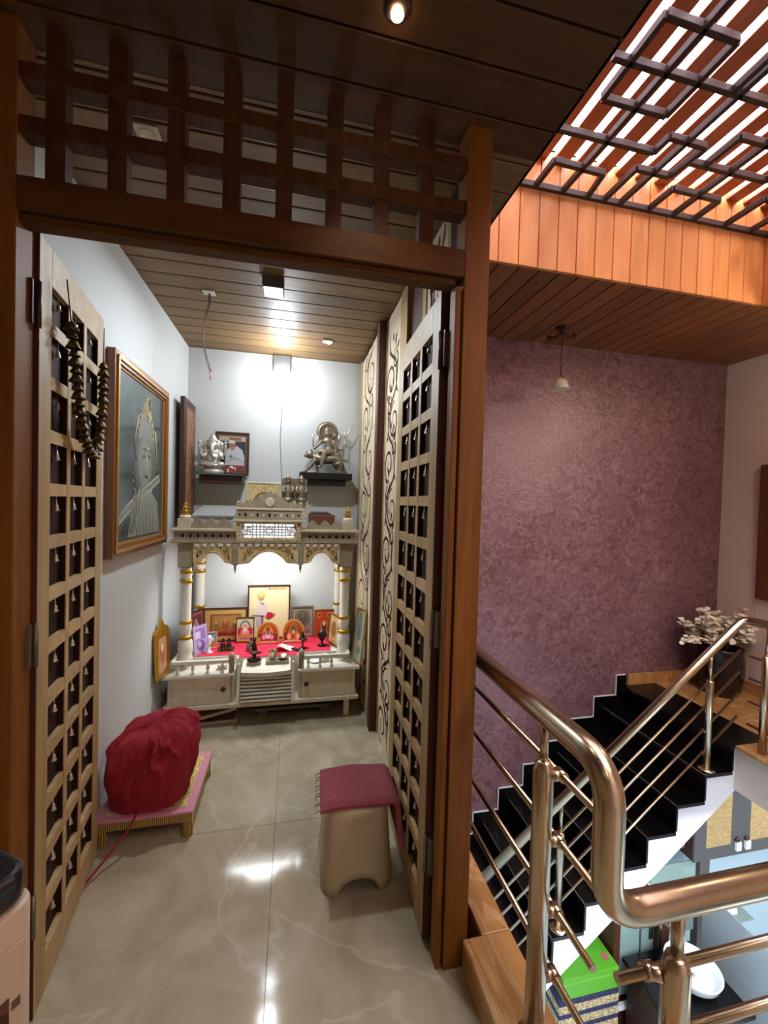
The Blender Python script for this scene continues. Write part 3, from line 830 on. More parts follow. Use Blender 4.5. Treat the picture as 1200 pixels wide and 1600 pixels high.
# pierced screen : grid with a swastika at either end and a flower in the middle
m = MB(); yq = 2.742; L0, L1, zb, zt = -.322, .02, 1.186, 1.274
for i in range(1, 5): 
    z = zb + (zt - zb) * i / 5; m.box(L0, L1, yq, yq + .01, z - .003, z + .003)
nx = 15
for i in range(0, nx + 1):
    x = L0 + (L1 - L0) * i / nx
    if 2 < i < 7 or 8 < i < 13: m.box(x - .0025, x + .0025, yq, yq + .01, zb, zt)
cm = (L0 + L1) / 2
for q in range(8): m.prism(leafpoly(cm + .012 * math.cos(q * PI / 4), 1.23 + .012 * math.sin(q * PI / 4), .026, .008, q * PI / 4), (0, yq, 0), (1, 0, 0), (0, 0, 1), (0, .01, 0))
for cx in (L0 + .036, L1 - .036):
    h = .024; w = .006; c0 = 1.23
    m.box(cx - w / 2, cx + w / 2, yq - .002, yq + .01, c0 - h, c0 + h); m.box(cx - h, cx + h, yq - .002, yq + .01, c0 - w / 2, c0 + w / 2)
    m.box(cx, cx + h, yq - .002, yq + .01, c0 + h - w, c0 + h); m.box(cx - h, cx, yq - .002, yq + .01, c0 - h, c0 - h + w)
    m.box(cx + h - w, cx + h, yq - .002, yq + .01, c0 - h, c0); m.box(cx - h, cx - h + w, yq - .002, yq + .01, c0, c0 + h)
for xa, sg in ((L0, 1), (L1, -1)):
    m.prism([(xa, zb), (xa, zt), (xa + sg * .02, zt), (xa + sg * .006, 1.23), (xa + sg * .02, zb)], (0, yq, 0), (1, 0, 0), (0, 0, 1), (0, .01, 0))
A('pierced_screen', marw, 0)(m)
m = MB(); m.box(-.375, .073, 2.72, 2.86, 1.288, 1.302); A('tower_slab', mar, .003)(m)
m = MB(); m.box(-.352, .05, 2.735, 2.84, 1.302, 1.362); A('tower_frieze', mard)(m)
m = MB()
for i in range(11):
    c = -.352 + .402 * (i + .5) / 11
    m.flat([(c - .010, 1.332), (c, 1.316), (c + .010, 1.332), (c, 1.348)] if i % 2 else ell2(c, 1.332, .007, .007, 10), (0, 2.7345, 0), (1, 0, 0), (0, 0, 1), 0 if i not in (2, 4, 7, 9) else 1)
A('tower_piercing', [M['black'], marw], 0)(m)
m = MB(); m.box(-.36, .058, 2.73, 2.85, 1.362, 1.376); A('tower_slab', mar, .003)(m)
# crest
cx = -.151; half = .20; poly = [(cx - half, 1.376)]
prof = [(-1, .30), (-.93, .42), (-.86, .30), (-.78, .30), (-.72, .52), (-.64, .42), (-.58, .34), (-.5, .55), (-.42, .6), (-.38, .74), (-.27, .78), (-.22, .92), (-.12, .93), (0, 1.12), (.12, .93), (.22, .92), (.27, .78), (.38, .74), (.42, .6), (.5, .55), (.58, .34), (.64, .42), (.72, .52), (.78, .30), (.86, .30), (.93, .42), (1, .30)]
poly += [(cx + half * u, 1.376 + .098 * v) for u, v in prof] + [(cx + half, 1.376)]
m = MB(); m.prism(poly, (0, 2.755, 0), (1, 0, 0), (0, 0, 1), (0, .025, 0)); cr = m.build('crest', mard, AL)
m = MB()
m.lathe((cx, 2.752, 1.415), [(.030, 0), (.030, -.005), (.022, -.005)], 24, axis='y'); m.ell((cx, 2.752, 1.415), (.013, .005, .013), 10)
for q in range(8): m.prism(leafpoly(cx + .014 * math.cos(q * PI / 4), 1.415 + .014 * math.sin(q * PI / 4), .014, .006, q * PI / 4), (0, 2.754, 0), (1, 0, 0), (0, 0, 1), (0, -.004, 0))
m.build('crest_relief', mar, cr)
for sx in (-1, 1):
    m = MB(); c = cx + sx * .115; w = .004; h = .013; z = 1.398; y0 = 2.751
    m.box(c - w / 2, c + w / 2, y0, 2.756, z - h, z + h); m.box(c - h, c + h, y0, 2.756, z - w / 2, z + w / 2)
    m.box(c, c + h, y0, 2.756, z + h - w, z + h); m.box(c - h, c, y0, 2.756, z - h, z - h + w); m.box(c + h - w, c + h, y0, 2.756, z - h, z); m.box(c - h, c - h + w, y0, 2.756, z, z + h)
    m.build('crest_relief', mar, cr)
for x in (-.345, .043):
    m = MB(); m.ell((x, 2.77, 1.392), .014, 10); m.ell((x, 2.77, 1.408), .011, 10); A('crest_ball', mar, 0)(m)
# low board and things under the temple
m = MB(); m.box(-.22, .27, 2.78, 3.1, .04, .06); m.box(-.2, -.15, 2.8, 3.08, 0, .04); m.box(.2, .25, 2.8, 3.08, 0, .04)
m.build('low_board', wood('grey_board', '#5b5046', '#75685b', 'x'), label='low wooden board seat pushed under the marble temple', cat='board', bev=.003)
M['tray'] = plain('pale_tray_edge', '#b6ab9a', .5)
for i, (z, tilt, lab) in enumerate(((0, 0, 'flat picture frame lying on the floor under the temple, lowest of two'), (.05, .2, 'picture frame propped at a slant under the temple, upper of two'))):
    t = thing('stored_frame', lab, 'picture frame', (-.475, 2.74, z), (0, -tilt, .05 if i == 0 else .35 * 0 + .05), 'frames stored under the temple')
    m = MB(); m.box(-.15, .15, 0, .012, 0, .018); m.box(-.15, .15, .19, .202, 0, .018); m.box(-.15, -.138, .012, .19, 0, .018); m.box(.138, .15, .012, .19, 0, .018)
    m.build('frame', M['tray'], t, local=True, bev=.002)
    MB().box(-.138, .138, .012, .19, .002, .012).build('backing', M['carved'], t, local=True)
# ================================================================== PICTURES AND SMALL THINGS
C = {}
def col(h, rough=.45):
    k = h
    if k not in C: C[k] = plain('print_' + h.lstrip('#'), h, rough, noise=.03, nscale=60)
    return C[k]
def framed(name, label, base, W, H, fw, fd, fmat, shapes, rotz=0, tilt=0, bgcol='#888888', group=None, cat='framed picture', mat_w=0, matcol='#b8964c', coat=False, bgmat=None):
    """picture standing at base (bottom centre of its front), facing local -y, leaning back by tilt"""
    t = thing(name, label, cat, base, (-tilt, 0, rotz), group)
    m = MB(); h = W / 2
    def mit(ax, bx, az, bz, ax2, bx2, az2, bz2):
        pass
    o, i_ = [(-h, 0), (h, 0), (h, H), (-h, H)], [(-h + fw, fw), (h - fw, fw), (h - fw, H - fw), (-h + fw, H - fw)]
    for k in range(4):
        q = [o[k], o[(k + 1) % 4], i_[(k + 1) % 4], i_[k]]
        m.prism(q, (0, -fd, 0), (1, 0, 0), (0, 0, 1), (0, fd, 0))
    if fw > 0: m.build('frame', fmat, t, local=True, bev=min(.003, fw * .2))
    w, hh = W - 2 * fw, H - 2 * fw
    m = MB(); mats = [bgmat or col(bgcol)]; m.box(-w / 2, w / 2, -fd * .55, -.001, fw, H - fw, 0)
    base_y = -fd * .55
    for k, (c, poly) in enumerate(shapes):
        if isinstance(c, str): mm = col(c)
        else: mm = c
        if mm not in mats: mats.append(mm)
        m.flat([(-w / 2 + u * w, fw + v * hh) for u, v in poly], (0, base_y - .0003 * (k + 1), 0), (1, 0, 0), (0, 0, 1), mats.index(mm))
    m.build('picture', mats, t, local=True)
    return t
E2 = ell2
# --- large engraved picture on the left wall : flute player on dark glass
M['engraved'] = stone('engraved_glass_ground', '#3c4648', '#4a5454', '#5a6464', 1.6, .12)
M['etch'] = plain('etched_line', '#a8a28c', .5, noise=.25, nscale=50)
M['etch_d'] = plain('etched_dim', '#7d8078', .45, noise=.2, nscale=50)
M['etch_gold'] = plain('etched_gold', '#c9ad62', .4, .2)
EP = thing('engraved_picture', 'large gilt-framed engraved dark glass picture of a flute player on the white side wall', 'framed picture', (LX + .001, 2.36, 1.155), (0, 0, PI / 2))
W_, H_ = .775, .905
m = MB(); h = W_ / 2
for lay, (a, b, d, mi) in enumerate(((0, .02, .034, 0), (.02, .036, .042, 1), (.036, .052, .034, 0), (.05, .062, .024, 1))):
    o = [(-h + a, a), (h - a, a), (h - a, H_ - a), (-h + a, H_ - a)]; i_ = [(-h + b, b), (h - b, b), (h - b, H_ - b), (-h + b, H_ - b)]
    for k in range(4):
        m.prism([o[k], o[(k + 1) % 4], i_[(k + 1) % 4], i_[k]], (0, -d, 0), (1, 0, 0), (0, 0, 1), (0, d, 0), mi)
m.build('frame', [M['framewood'], M['framegold']], EP, local=True, bev=.002)
m = MB(); m.box(-h + .06, h - .06, -.018, -.004, .06, H_ - .06, 0)
def ee(poly, mi, k, closed=True, w=.003):
    """etched outline"""
    pts = [V((-h + .06 + u * (W_ - .12), -.0185 - .0002 * k, .06 + v * (H_ - .12))) for u, v in poly]
    if closed: pts.append(pts[0])
    m.tube(pts, w, 5, mi)
def ff(poly, mi, k): m.flat([(-h + .06 + u * (W_ - .12), .06 + v * (H_ - .12)) for u, v in poly], (0, -.0182 - .0002 * k, 0), (1, 0, 0), (0, 0, 1), mi)
face = E2(.56, .50, .155, .165, 26)
ff(E2(.57, .52, .24, .27, 26), 4, 0); ff(face, 2, 1)
ff([(.40, .64), (.44, .80), (.55, .90), (.68, .86), (.76, .72), (.74, .60), (.62, .66), (.5, .66)], 2, 2)
ff([(.22, .02), (.30, .22), (.46, .34), (.64, .34), (.86, .24), (.94, .02)], 2, 1)
for q in range(9):
    a = -.2 + q * .42; ee(E2(.57 + .16 * math.cos(a), .72 + .13 * math.sin(a), .022, .028, 8), 3 if q % 2 else 1, 4, w=.002)
ee(E2(.62, .86, .05, .085, 14), 3, 4); ee(E2(.62, .85, .02, .04, 10), 1, 5)
ee([(.36, .5), (.33, .64), (.40, .78)], 1, 4, False); ee([(.80, .42), (.83, .6), (.78, .74)], 3, 4, False)
ff([(.49, .535), (.53, .555), (.57, .535), (.53, .525)], 0, 4); ff([(.61, .54), (.65, .56), (.69, .54), (.65, .53)], 0, 4)
ee([(.48, .58), (.53, .60), (.58, .58)], 1, 5, False); ee([(.6, .585), (.65, .605), (.7, .585)], 1, 5, False)
ee([(.585, .54), (.60, .47), (.575, .46)], 1, 5, False); ff([(.54, .405), (.59, .42), (.64, .405), (.59, .39)], 0, 5)
fl = [(.04, .15), (.92, .425), (.93, .375), (.06, .10)]
ff([(.04, .16), (.30, .25), (.31, .205), (.05, .105)], 2, 6); ff([(.46, .30), (.90, .435), (.91, .385), (.47, .25)], 2, 6)
ee([(.04, .16), (.30, .25), (.31, .205), (.05, .105)], 1, 7, w=.003); ee([(.46, .30), (.90, .435), (.91, .385), (.47, .25)], 1, 7, w=.003)
for q in range(6): ee(E2(.53 + .065 * q, .30 + .0205 * q, .012, .012, 8), 1, 8, w=.0015)
for q in range(4): ee([(.30 + .04 * q, .17), (.31 + .04 * q, .27), (.35 + .04 * q, .275), (.345 + .04 * q, .18)], 1, 8, w=.002)
for q in range(6): ee([(.36 + .07 * q, .32), (.34 + .085 * q, .16), (.40 + .07 * q, .03)], 1, 4, False, .002)
for q in range(5): ee([(.1 + .05 * q, .04), (.2 + .04 * q, .14), (.3 + .03 * q, .2)], 4, 4, False, .002)
for q in range(12): ff(E2(.42 + .3 * random.random(), .64 + .2 * random.random(), .006, .006, 6), 3, 9)
for q in range(5): ff(E2(.30 + .01 * q, .42 - .05 * q, .009, .009, 6), 3, 9)
m.build('engraved_glass', [M['engraved'], M['etch'], M['etch_d'], M['etch_gold'], plain('etched_halo', '#59625f', .3)], EP, local=True)

# --- carved plank leaning in the corner
cp = thing('carved_panel', 'tall carved brown wooden panel leaning in the back left corner', 'panel', (LX + .035, 3.14, 1.245), (0, 0, PI / 2 + .02))
m = MB(); m.box(-.16, .17, -.03, 0, 0, .86); m.build('plank', M['darkwood'], cp, local=True, bev=.004)
m = MB(); m.box(-.11, .13, -.034, -.028, .06, .80); m.build('carving', M['carved'], cp, local=True, bev=.003)

# --- shelves on the back wall
sh = thing('glass_shelf', 'small glass wall shelf on a dark bracket under the silver idol', 'shelf', (-.54, 3.24, 1.53))
MB().box(-.69, -.37, 3.13, BY - .001, 1.598, 1.607).build('glass_plate', glass('green_edge_glass', '#8fa8a0', .02, .35, '#d5e6e0'), sh)
MB().box(-.665, -.37, 3.17, BY - .001, 1.54, 1.596).build('bracket', M['darkwood'], sh, bev=.002)
sh = thing('black_shelf', 'floating black wall shelf under the statue riding a beast', 'shelf', (.23, 3.24, 1.55))
MB().box(.035, .43, 3.14, BY - .001, 1.597, 1.645).build('shelf_board', M['blackshelf'], sh, bev=.002)
MB().box(.095, .385, 3.17, BY - .001, 1.55, 1.596).build('bracket', M['blackshelf'], sh, bev=.002)

# --- silver seated idol with trunk, four arms (left shelf)
o = V((-.585, 3.215, 1.608)); G = thing('seated_idol', 'silver seated elephant-headed idol on the glass shelf', 'statue', o)
m = MB()
m.lathe(o, [(.075, .0), (.08, .02), (.06, .04), (.05, .055)], 20, sy=.75)
m.ell(o + V((0, -.005, .105)), (.052, .045, .055)); m.ell(o + V((0, 0, .155)), (.045, .036, .04))
for s in (-1, 1):
    m.ell(o + V((s * .05, -.03, .068)), (.04, .028, .022)); m.ell(o + V((s * .012, -.055, .06)), (.03, .018, .014))
    m.tube([o + V((s * .045, 0, .165)), o + V((s * .085, -.01, .14)), o + V((s * .09, -.02, .19)), o + V((s * .088, -.02, .215))], [.016, .014, .011, .009], 8)
    m.tube([o + V((s * .04, -.01, .15)), o + V((s * .072, -.03, .11)), o + V((s * .06, -.05, .12))], [.016, .013, .011], 8)
    m.ell(o + V((s * .088, -.02, .225)), .014, 10); m.ell(o + V((s * .06, -.055, .125)), .015, 10)
    m.ell(o + V((s * .052, -.005, .205)), (.03, .008, .034), 12)
m.ell(o + V((0, -.018, .205)), (.038, .036, .036))
m.tube([o + V((0, -.045, .20)), o + V((.004, -.06, .17)), o + V((.008, -.06, .135)), o + V((.022, -.062, .115)), o + V((.034, -.06, .122))], [.017, .014, .012, .010, .008], 10)
m.lathe(o, [(.036, .228), (.040, .235), (.028, .255), (.022, .262), (.024, .268), (.010, .288), (.001, .298)], 16)
m.ell(o + V((0, .03, .18)), (.07, .008, .085))
m.build('figure', M['silver'], G, remesh=.0042)
m = MB()
for q in range(9):
    a = q * .7; m.ell(o + V((.022 * math.cos(a), -.045 - .012 * math.sin(a * 2), .10 + .012 * q)), .006, 6)
for q in range(8): m.ell(o + V((.034 * math.cos(q * PI / 4), -.018 + .03 * math.sin(q * PI / 4), .238)), .006, 6)
m.build('ornaments', M['silver'], G)
# flower cluster on the shelf
fo = V((-.452, 3.19, 1.608)); F = thing('flower_bunch', 'small bunch of red and white flowers on the glass shelf', 'flowers', fo)
m = MB(); rr = random.Random(4)
for q in range(16): m.ell(fo + V((rr.uniform(-.03, .03), rr.uniform(-.015, .015), .012 + rr.uniform(0, .04))), .011, 8, q % 3)
m.build('blooms', [M['red'], M['paper'], M['pink']], F)

# --- photograph of a person in white, on the left shelf
framed('framed_photo', 'framed photo of a seated person in white robes behind the silver idol on the shelf', (-.465, 3.31, 1.609), .245, .325, .016, .016, M['darkwood'],
       [('#6b5038', rect(0, 0, 1, 1)), ('#2b2a33', rect(.06, .2, .94, .82)), ('#a9a296', rect(.06, .82, .94, .94)), ('#8a5a34', rect(.4, .84, .8, .92)),
        ('#b9bcc0', [(.26, .1), (.28, .45), (.36, .62), (.5, .70), (.66, .70), (.84, .60), (.92, .42), (.92, .1)]), ('#9da2a8', [(.3, .3), (.6, .42), (.9, .3), (.9, .26), (.6, .36), (.3, .26)]),
        ('#a87563', E2(.5, .70, .11, .12, 16)), ('#c9c9c6', E2(.48, .77, .125, .075, 16, 0, PI)), ('#6e6a70', E2(.46, .42, .06, .04, 10)), ('#4a2a22', rect(.42, .695, .6, .715)), ('#7d3a40', rect(.06, .06, .94, .2))], tilt=.03)

# --- statue : crowned rider with weapons on a tiger
o = V((.225, 3.24, 1.6455)); T = thing('rider_statue', 'bronze many-armed goddess statue seated on a tiger, on the black shelf', 'statue', o)
m = MB()
# tiger body
m.tube([o + V((.115, 0, .10)), o + V((.075, 0, .118)), o + V((.02, 0, .115)), o + V((-.04, 0, .115)), o + V((-.09, 0, .125))], [.034, .042, .040, .044, .036], 14)
m.ell(o + V((.10, 0, .085)), (.045, .036, .05)); m.ell(o + V((-.115, -.005, .142)), (.036, .034, .034)); m.ell(o + V((-.143, -.012, .133)), (.018, .018, .015))
for s in (-1, 1): m.ell(o + V((-.105, s * .022 - .005, .174)), (.009, .007, .011), 8)
for x0, y0, x1, x2 in ((-.075, -.022, -.105, -.145), (-.05, .022, -.055, -.05)):
    m.tube([o + V((x0, y0, .10)), o + V((x1, y0, .055)), o + V((x2, y0, .012))], [.022, .015, .011], 10); m.ell(o + V((x2 - .012, y0, .010)), (.018, .012, .009), 10)
for y0 in (-.024, .024):
    m.tube([o + V((.105, y0, .085)), o + V((.125, y0, .05)), o + V((.105, y0, .028)), o + V((.118, y0, .008))], [.03, .018, .012, .011], 10); m.ell(o + V((.104, y0, .009)), (.02, .012, .009), 10)
m.tube([o + V((.14, 0, .09)), o + V((.152, .01, .06)), o + V((.145, .01, .025))], [.008, .007, .005], 8)
# rider
m.ell(o + V((.03, -.005, .165)), (.05, .04, .035)); m.tube([o + V((.03, 0, .16)), o + V((.028, 0, .21)), o + V((.022, 0, .255)), o + V((.018, 0, .285))], [.036, .032, .036, .016], 12)
m.tube([o + V((.045, -.03, .165)), o + V((-.005, -.055, .16)), o + V((-.02, -.058, .10)), o + V((-.03, -.06, .055))], [.026, .024, .018, .012], 10); m.ell(o + V((-.042, -.062, .047)), (.02, .01, .009), 8)
m.tube([o + V((.03, -.03, .165)), o + V((-.03, -.04, .168)), o + V((-.055, -.03, .155))], [.024, .02, .014], 10)
m.ell(o + V((.015, -.008, .305)), (.021, .022, .027)); m.lathe(o + V((.015, -.004, .318)), [(.022, 0), (.024, .012), (.015, .03), (.001, .048)], 12)
for s, pts in ((-1, ((-.035, .235), (-.085, .185), (-.092, .215))), (-1, ((-.03, .245), (-.07, .205), (-.058, .24))), (1, ((.07, .24), (.105, .19), (.14, .185))), (1, ((.07, .25), (.095, .205), (.098, .24))), (1, ((.06, .24), (.085, .18), (.075, .15)))):
    m.tube([o + V((.02 + s * .03, 0, .255))] + [o + V((x, -.015, z)) for x, z in pts], [.015, .012, .010, .009], 8)
m.build('figure', M['bronze'], T, remesh=.0036)
m = MB(); m.lathe(o + V((.018, .03, .325)), [(.078, 0), (.082, .004), (.078, .008), (.001, .008)], 36, axis='y'); 
m.lathe(o + V((.018, .03, .325)), [(.001, -.001), (.06, -.001), (.06, -.004), (.066, -.004), (.066, -.001), (.078, 0)], 36, axis='y')
for q in range(32): m.ell(o + V((.018 + .082 * math.cos(q * PI / 16), .034, .325 + .082 * math.sin(q * PI / 16))), .006, 6)
for q in range(16): m.prism(leafpoly(.018 + .03 * math.cos(q * PI / 8), .325 + .03 * math.sin(q * PI / 8), .03, .009, q * PI / 8), o + V((0, .03, 0)), (1, 0, 0), (0, 0, 1), (0, -.003, 0))
m.build('halo', M['darkbronze'] if 'darkbronze' in M else M['bronze'], T)
m = MB()
m.tube([o + V((.148, -.015, .13)), o + V((.15, -.015, .29))], .003, 6)
m.tube([o + V((.128, -.015, .33)), o + V((.132, -.015, .295)), o + V((.15, -.015, .28)), o + V((.17, -.015, .295)), o + V((.176, -.015, .33))], .004, 6); m.tube([o + V((.15, -.015, .28)), o + V((.152, -.015, .335))], .004, 6)
m.build('weapon', M['silver'], T); m = MB()
m.tube([o + V((.155, -.02, .28)), o + V((.185, -.02, .33)), o + V((.215, -.02, .395))], [.005, .006, .002], 6)
m.build('weapon', M['silver'], T); m = MB()
m.tube([o + V((.098, -.015, .24)), o + V((.112, -.015, .31))], [.006, .010], 8)
m.build('weapon', M['silver'], T); m = MB()
m.lathe(o + V((-.092, -.015, .215)), [(.004, 0), (.010, .03), (.006, .05), (.014, .075), (.001, .09)], 10); m.tube([o + V((-.09, -.015, .125)), o + V((-.092, -.015, .22))], .003, 6)
m.build('weapon', M['silver'], T); m = MB()
m.tube([o + V((-.058, -.015, .22)), o + V((-.054, -.015, .30))], [.007, .003], 6); m.build('weapon', M['silver'], T); m = MB()
m.tube([o + V((.075, -.02, .155)), o + V((.105, -.02, .145))], [.005, .008], 6)
m.build('weapon', M['silver'], T)

# --- things on the temple roof
framed('icon_plaque', 'gold embossed icon plaque standing behind the temple crest', (-.208, 3.0, 1.302), .235, .25, .012, .012, M['marble'],
       [(M['goldcarve'], rect(0, 0, 1, 1)), ('#8a6a28', E2(.5, .25, .36, .5, 20, 0, PI)), ('#e8e4d4', E2(.5, .25, .30, .42, 20, 0, PI)), ('#4d4420', E2(.5, .25, .2, .30, 16, 0, PI))], bgcol='#b08c34')
P = thing('paired_figurine', 'brown and silver plaque of two standing figures on the temple roof', 'figurine', (0, 2.99, 1.302))
m = MB(); m.box(-.09, .095, 2.985, 3.02, 1.302, 1.43); m.build('base', M['marble'], P, bev=.004)
m = MB(); m.box(-.085, .09, 3.0, 3.012, 1.43, 1.585)
for cx_ in (-.043, .048):
    m.tube([(cx_, 2.985, 1.432), (cx_, 2.985, 1.475), (cx_, 2.985, 1.52), (cx_, 2.985, 1.545)], [.034, .022, .030, .010], 12); m.ell((cx_, 2.983, 1.566), (.018, .018, .022)); m.lathe((cx_, 2.983, 1.578), [(.019, 0), (.021, .008), (.012, .02), (.008, .024), (.001, .034)], 12); m.lathe((cx_, 2.985, 0), [(.04, 1.432), (.034, 1.436), (.036, 1.45)], 12)
    for s in (-1, 1): m.tube([(cx_ + s * .026, 2.985, 1.53), (cx_ + s * .036, 2.972, 1.50), (cx_ + s * .018, 2.955, 1.485)], [.01, .009, .008], 8)
m.build('figures', M['bronze'], P)
m = MB(); m.box(-.62, -.385, 2.83, 3.14, 1.2422, 1.262); m.box(-.63, -.38, 2.815, 3.15, 1.262, 1.278)
bk = m.build('closed_album', [plain('pale_plastic_cover', '#b4b7b8', .25, coat=.4)], label='flat pale plastic-covered album lying on the temple roof', cat='album', bev=.004)
bk.rotation_euler = (.17, 0, 0); bk.location.z += .075
m = MB(); m.box(.105, .28, 2.86, 3.08, 1.2425, 1.335); bx0 = m.build('storage_box', [M['boxbrown'] if 'boxbrown' in M else plain('brown_card_box', '#6b3d25', .6)], label='brown box with papers on top on the temple roof', cat='box', bev=.004)
rr = random.Random(2)
for q, (lab, c) in enumerate((('dark folded paper lying on the brown box, lowest sheet', '#4a4038'), ('grey folded paper lying on the brown box, topmost sheet', '#77726c'))):
    m = MB(); m.box(.11 + .01 * q, .255 - .02 * q, 2.88, 3.05, 1.3355 + .013 * q, 1.347 + .013 * q)
    m.build('folded_paper', col(c, .8), label=lab, cat='paper', bev=.002)
MB().box(.005, .06, 2.93, 2.975, 1.3765, 1.425).build('paper_packet', M['paper'], label='small white paper packet beside the paired figurine', cat='packet', bev=.004) if False else None

# ================================================================== ON THE ALTAR
PZ = .3985
m = MB(); rows = []
for i in range(13):
    u = i / 12; x = -.590 + .872 * u; r = []
    for j in range(9):
        v = j / 8; r.append(V((x + .02 * (v - .5), 2.848 + .34 * v, PZ + .0036 + .0012 * math.sin(9 * u + 7 * v))))
    rows.append([V((r[0].x, r[0].y - .001, PZ + .0024))] + r)
m.grid(rows); rows2 = []
m.build('altar_cloth', M['redcloth'], label='crimson cloth spread over the temple platform', cat='cloth')
CZ = PZ + .005
# front part of the cloth over the centre block
m = MB(); m.box(-.33, .045, 2.802, 2.846, .3965, .400); m.build('cloth_strip', M['redcloth'], label='crimson cloth strip at the front edge between the two balustrades', cat='cloth')
gold_f, dark_f = M['framegold'], M['darkwood']
framed('framed_picture', 'tall yellow framed picture of a turbaned man holding a red bundle', (-.163, 3.15, CZ), .305, .395, .010, .016, M['darkwood'],
       [('#e6cf92', rect(0, 0, 1, 1)), ('#efe0b0', rect(.03, .03, .97, .97)), ('#b55a3a', rect(.48, .935, .54, .965)), ('#b55a3a', rect(.56, .935, .58, .97)), ('#c07050', rect(.60, .94, .74, .962)), ('#c07050', rect(.76, .94, .93, .962)),
        ('#e3d3c8', [(.20, .62), (.17, .44), (.36, .42), (.50, .46), (.47, .58), (.38, .70), (.28, .70)]), ('#cdb8c0', [(.17, .44), (.20, .2), (.36, .22), (.36, .42)]), ('#8c6a80', [(.30, .42), (.32, .20), (.36, .20), (.37, .42)]),
        ('#8c6a80', [(.36, .26), (.46, .12), (.48, .13), (.38, .30)]), ('#6b5068', [(.30, .68), (.35, .62), (.36, .68)]), ('#c98a6a', E2(.31, .765, .055, .06, 14)), ('#e6d8d0', [(.29, .72), (.33, .66), (.36, .73)]),
        ('#f0c04a', E2(.30, .825, .10, .055, 16)), ('#f7e0a0', E2(.28, .835, .05, .03, 12)), ('#8a5060', [(.08, .445), (.40, .43), (.40, .415), (.08, .435)]),
        ('#c42038', [(.42, .40), (.50, .36), (.60, .40), (.62, .46), (.54, .50), (.46, .49)]), ('#d99080', E2(.63, .46, .03, .025, 10)), ('#c9b070', E2(.62, .20, .05, .035, 12)), ('#efe0b0', E2(.63, .20, .035, .022, 12))], tilt=.05, bgcol='#e6cf92')
framed('framed_picture', 'wide gold framed picture of seated deities under the left arch', (-.462, 3.125, CZ), .30, .24, .008, .015, M['darkwood'],
       [('#b8964c', rect(0, 0, 1, 1)), ('#c9aa62', rect(.03, .04, .97, .96)), ('#a4522c', rect(.13, .13, .87, .84)), ('#b08a48', rect(.19, .24, .83, .78)), ('#8a7a40', E2(.28, .46, .06, .17)), ('#a45a34', E2(.5, .44, .09, .24)), ('#c48a4a', E2(.5, .62, .05, .09)), ('#9a5a34', E2(.73, .44, .06, .18)),
        ('#b0703c', E2(.36, .34, .09, .09)), ('#b0703c', E2(.64, .34, .09, .09)), ('#c8a860', E2(.28, .58, .035, .06)), ('#c8a860', E2(.73, .58, .035, .06)), ('#94421f', rect(.19, .2, .83, .27))], tilt=.07, bgcol='#b8964c')
framed('framed_picture', 'small gold-edged picture of a deity under an arch, in front of the wide gold picture', (-.322, 3.085, CZ), .125, .178, .006, .012, M['darkwood'],
       [('#e8d9a8', rect(0, 0, 1, 1)), ('#cfd0b4', rect(.05, .5, .95, .95)), ('#6f7a6c', E2(.5, .5, .36, .40, 18, 0, PI)), ('#d5cfae', E2(.5, .5, .26, .33, 18, 0, PI)), ('#c8303e', rect(.05, .3, .95, .58)), ('#e0a090', E2(.5, .36, .26, .20)), ('#e89a5a', E2(.5, .62, .12, .12)), ('#e9e2d2', E2(.5, .5, .14, .12)), ('#d98a4a', rect(.05, .14, .95, .3)), ('#8a70b0', rect(.2, .10, .8, .16)), ('#e0b040', rect(.05, .02, .95, .09))], tilt=.09)
framed('framed_picture', 'silver-grey framed round portrait beside the tall yellow picture', (.082, 3.16, CZ), .170, .232, .014, .016, plain('pewter_frame', '#8a8073', .4, .4),
       [('#a49a88', rect(0, 0, 1, 1)), ('#8f8674', rect(.08, .06, .92, .94)), ('#6c6553', E2(.5, .6, .40, .32, 24)), ('#575244', E2(.5, .58, .2, .24)), ('#736c58', E2(.5, .72, .09, .09)), ('#a05a5a', rect(.55, .08, .9, .2))], tilt=.05, bgcol='#94897a')
framed('framed_picture', 'orange-red framed picture with two round medallions at the right of the altar', (.244, 3.125, CZ), .148, .21, .006, .012, M['framegold'],
       [('#d2521e', rect(0, 0, 1, 1)), ('#c2441a', rect(.06, .04, .94, .95)), ('#e07a50', E2(.24, .82, .13, .10)), ('#8a3a24', E2(.24, .82, .08, .06)), ('#e07a50', E2(.78, .82, .13, .10)), ('#8a3a24', E2(.78, .82, .08, .06)), ('#b07830', E2(.5, .4, .22, .22)), ('#8a3020', E2(.5, .36, .13, .16)), ('#e8d0c0', E2(.5, .5, .06, .09)), ('#6b2018', rect(.45, .22, .55, .38)), ('#d8a040', rect(.25, .14, .75, .2))], tilt=.06)
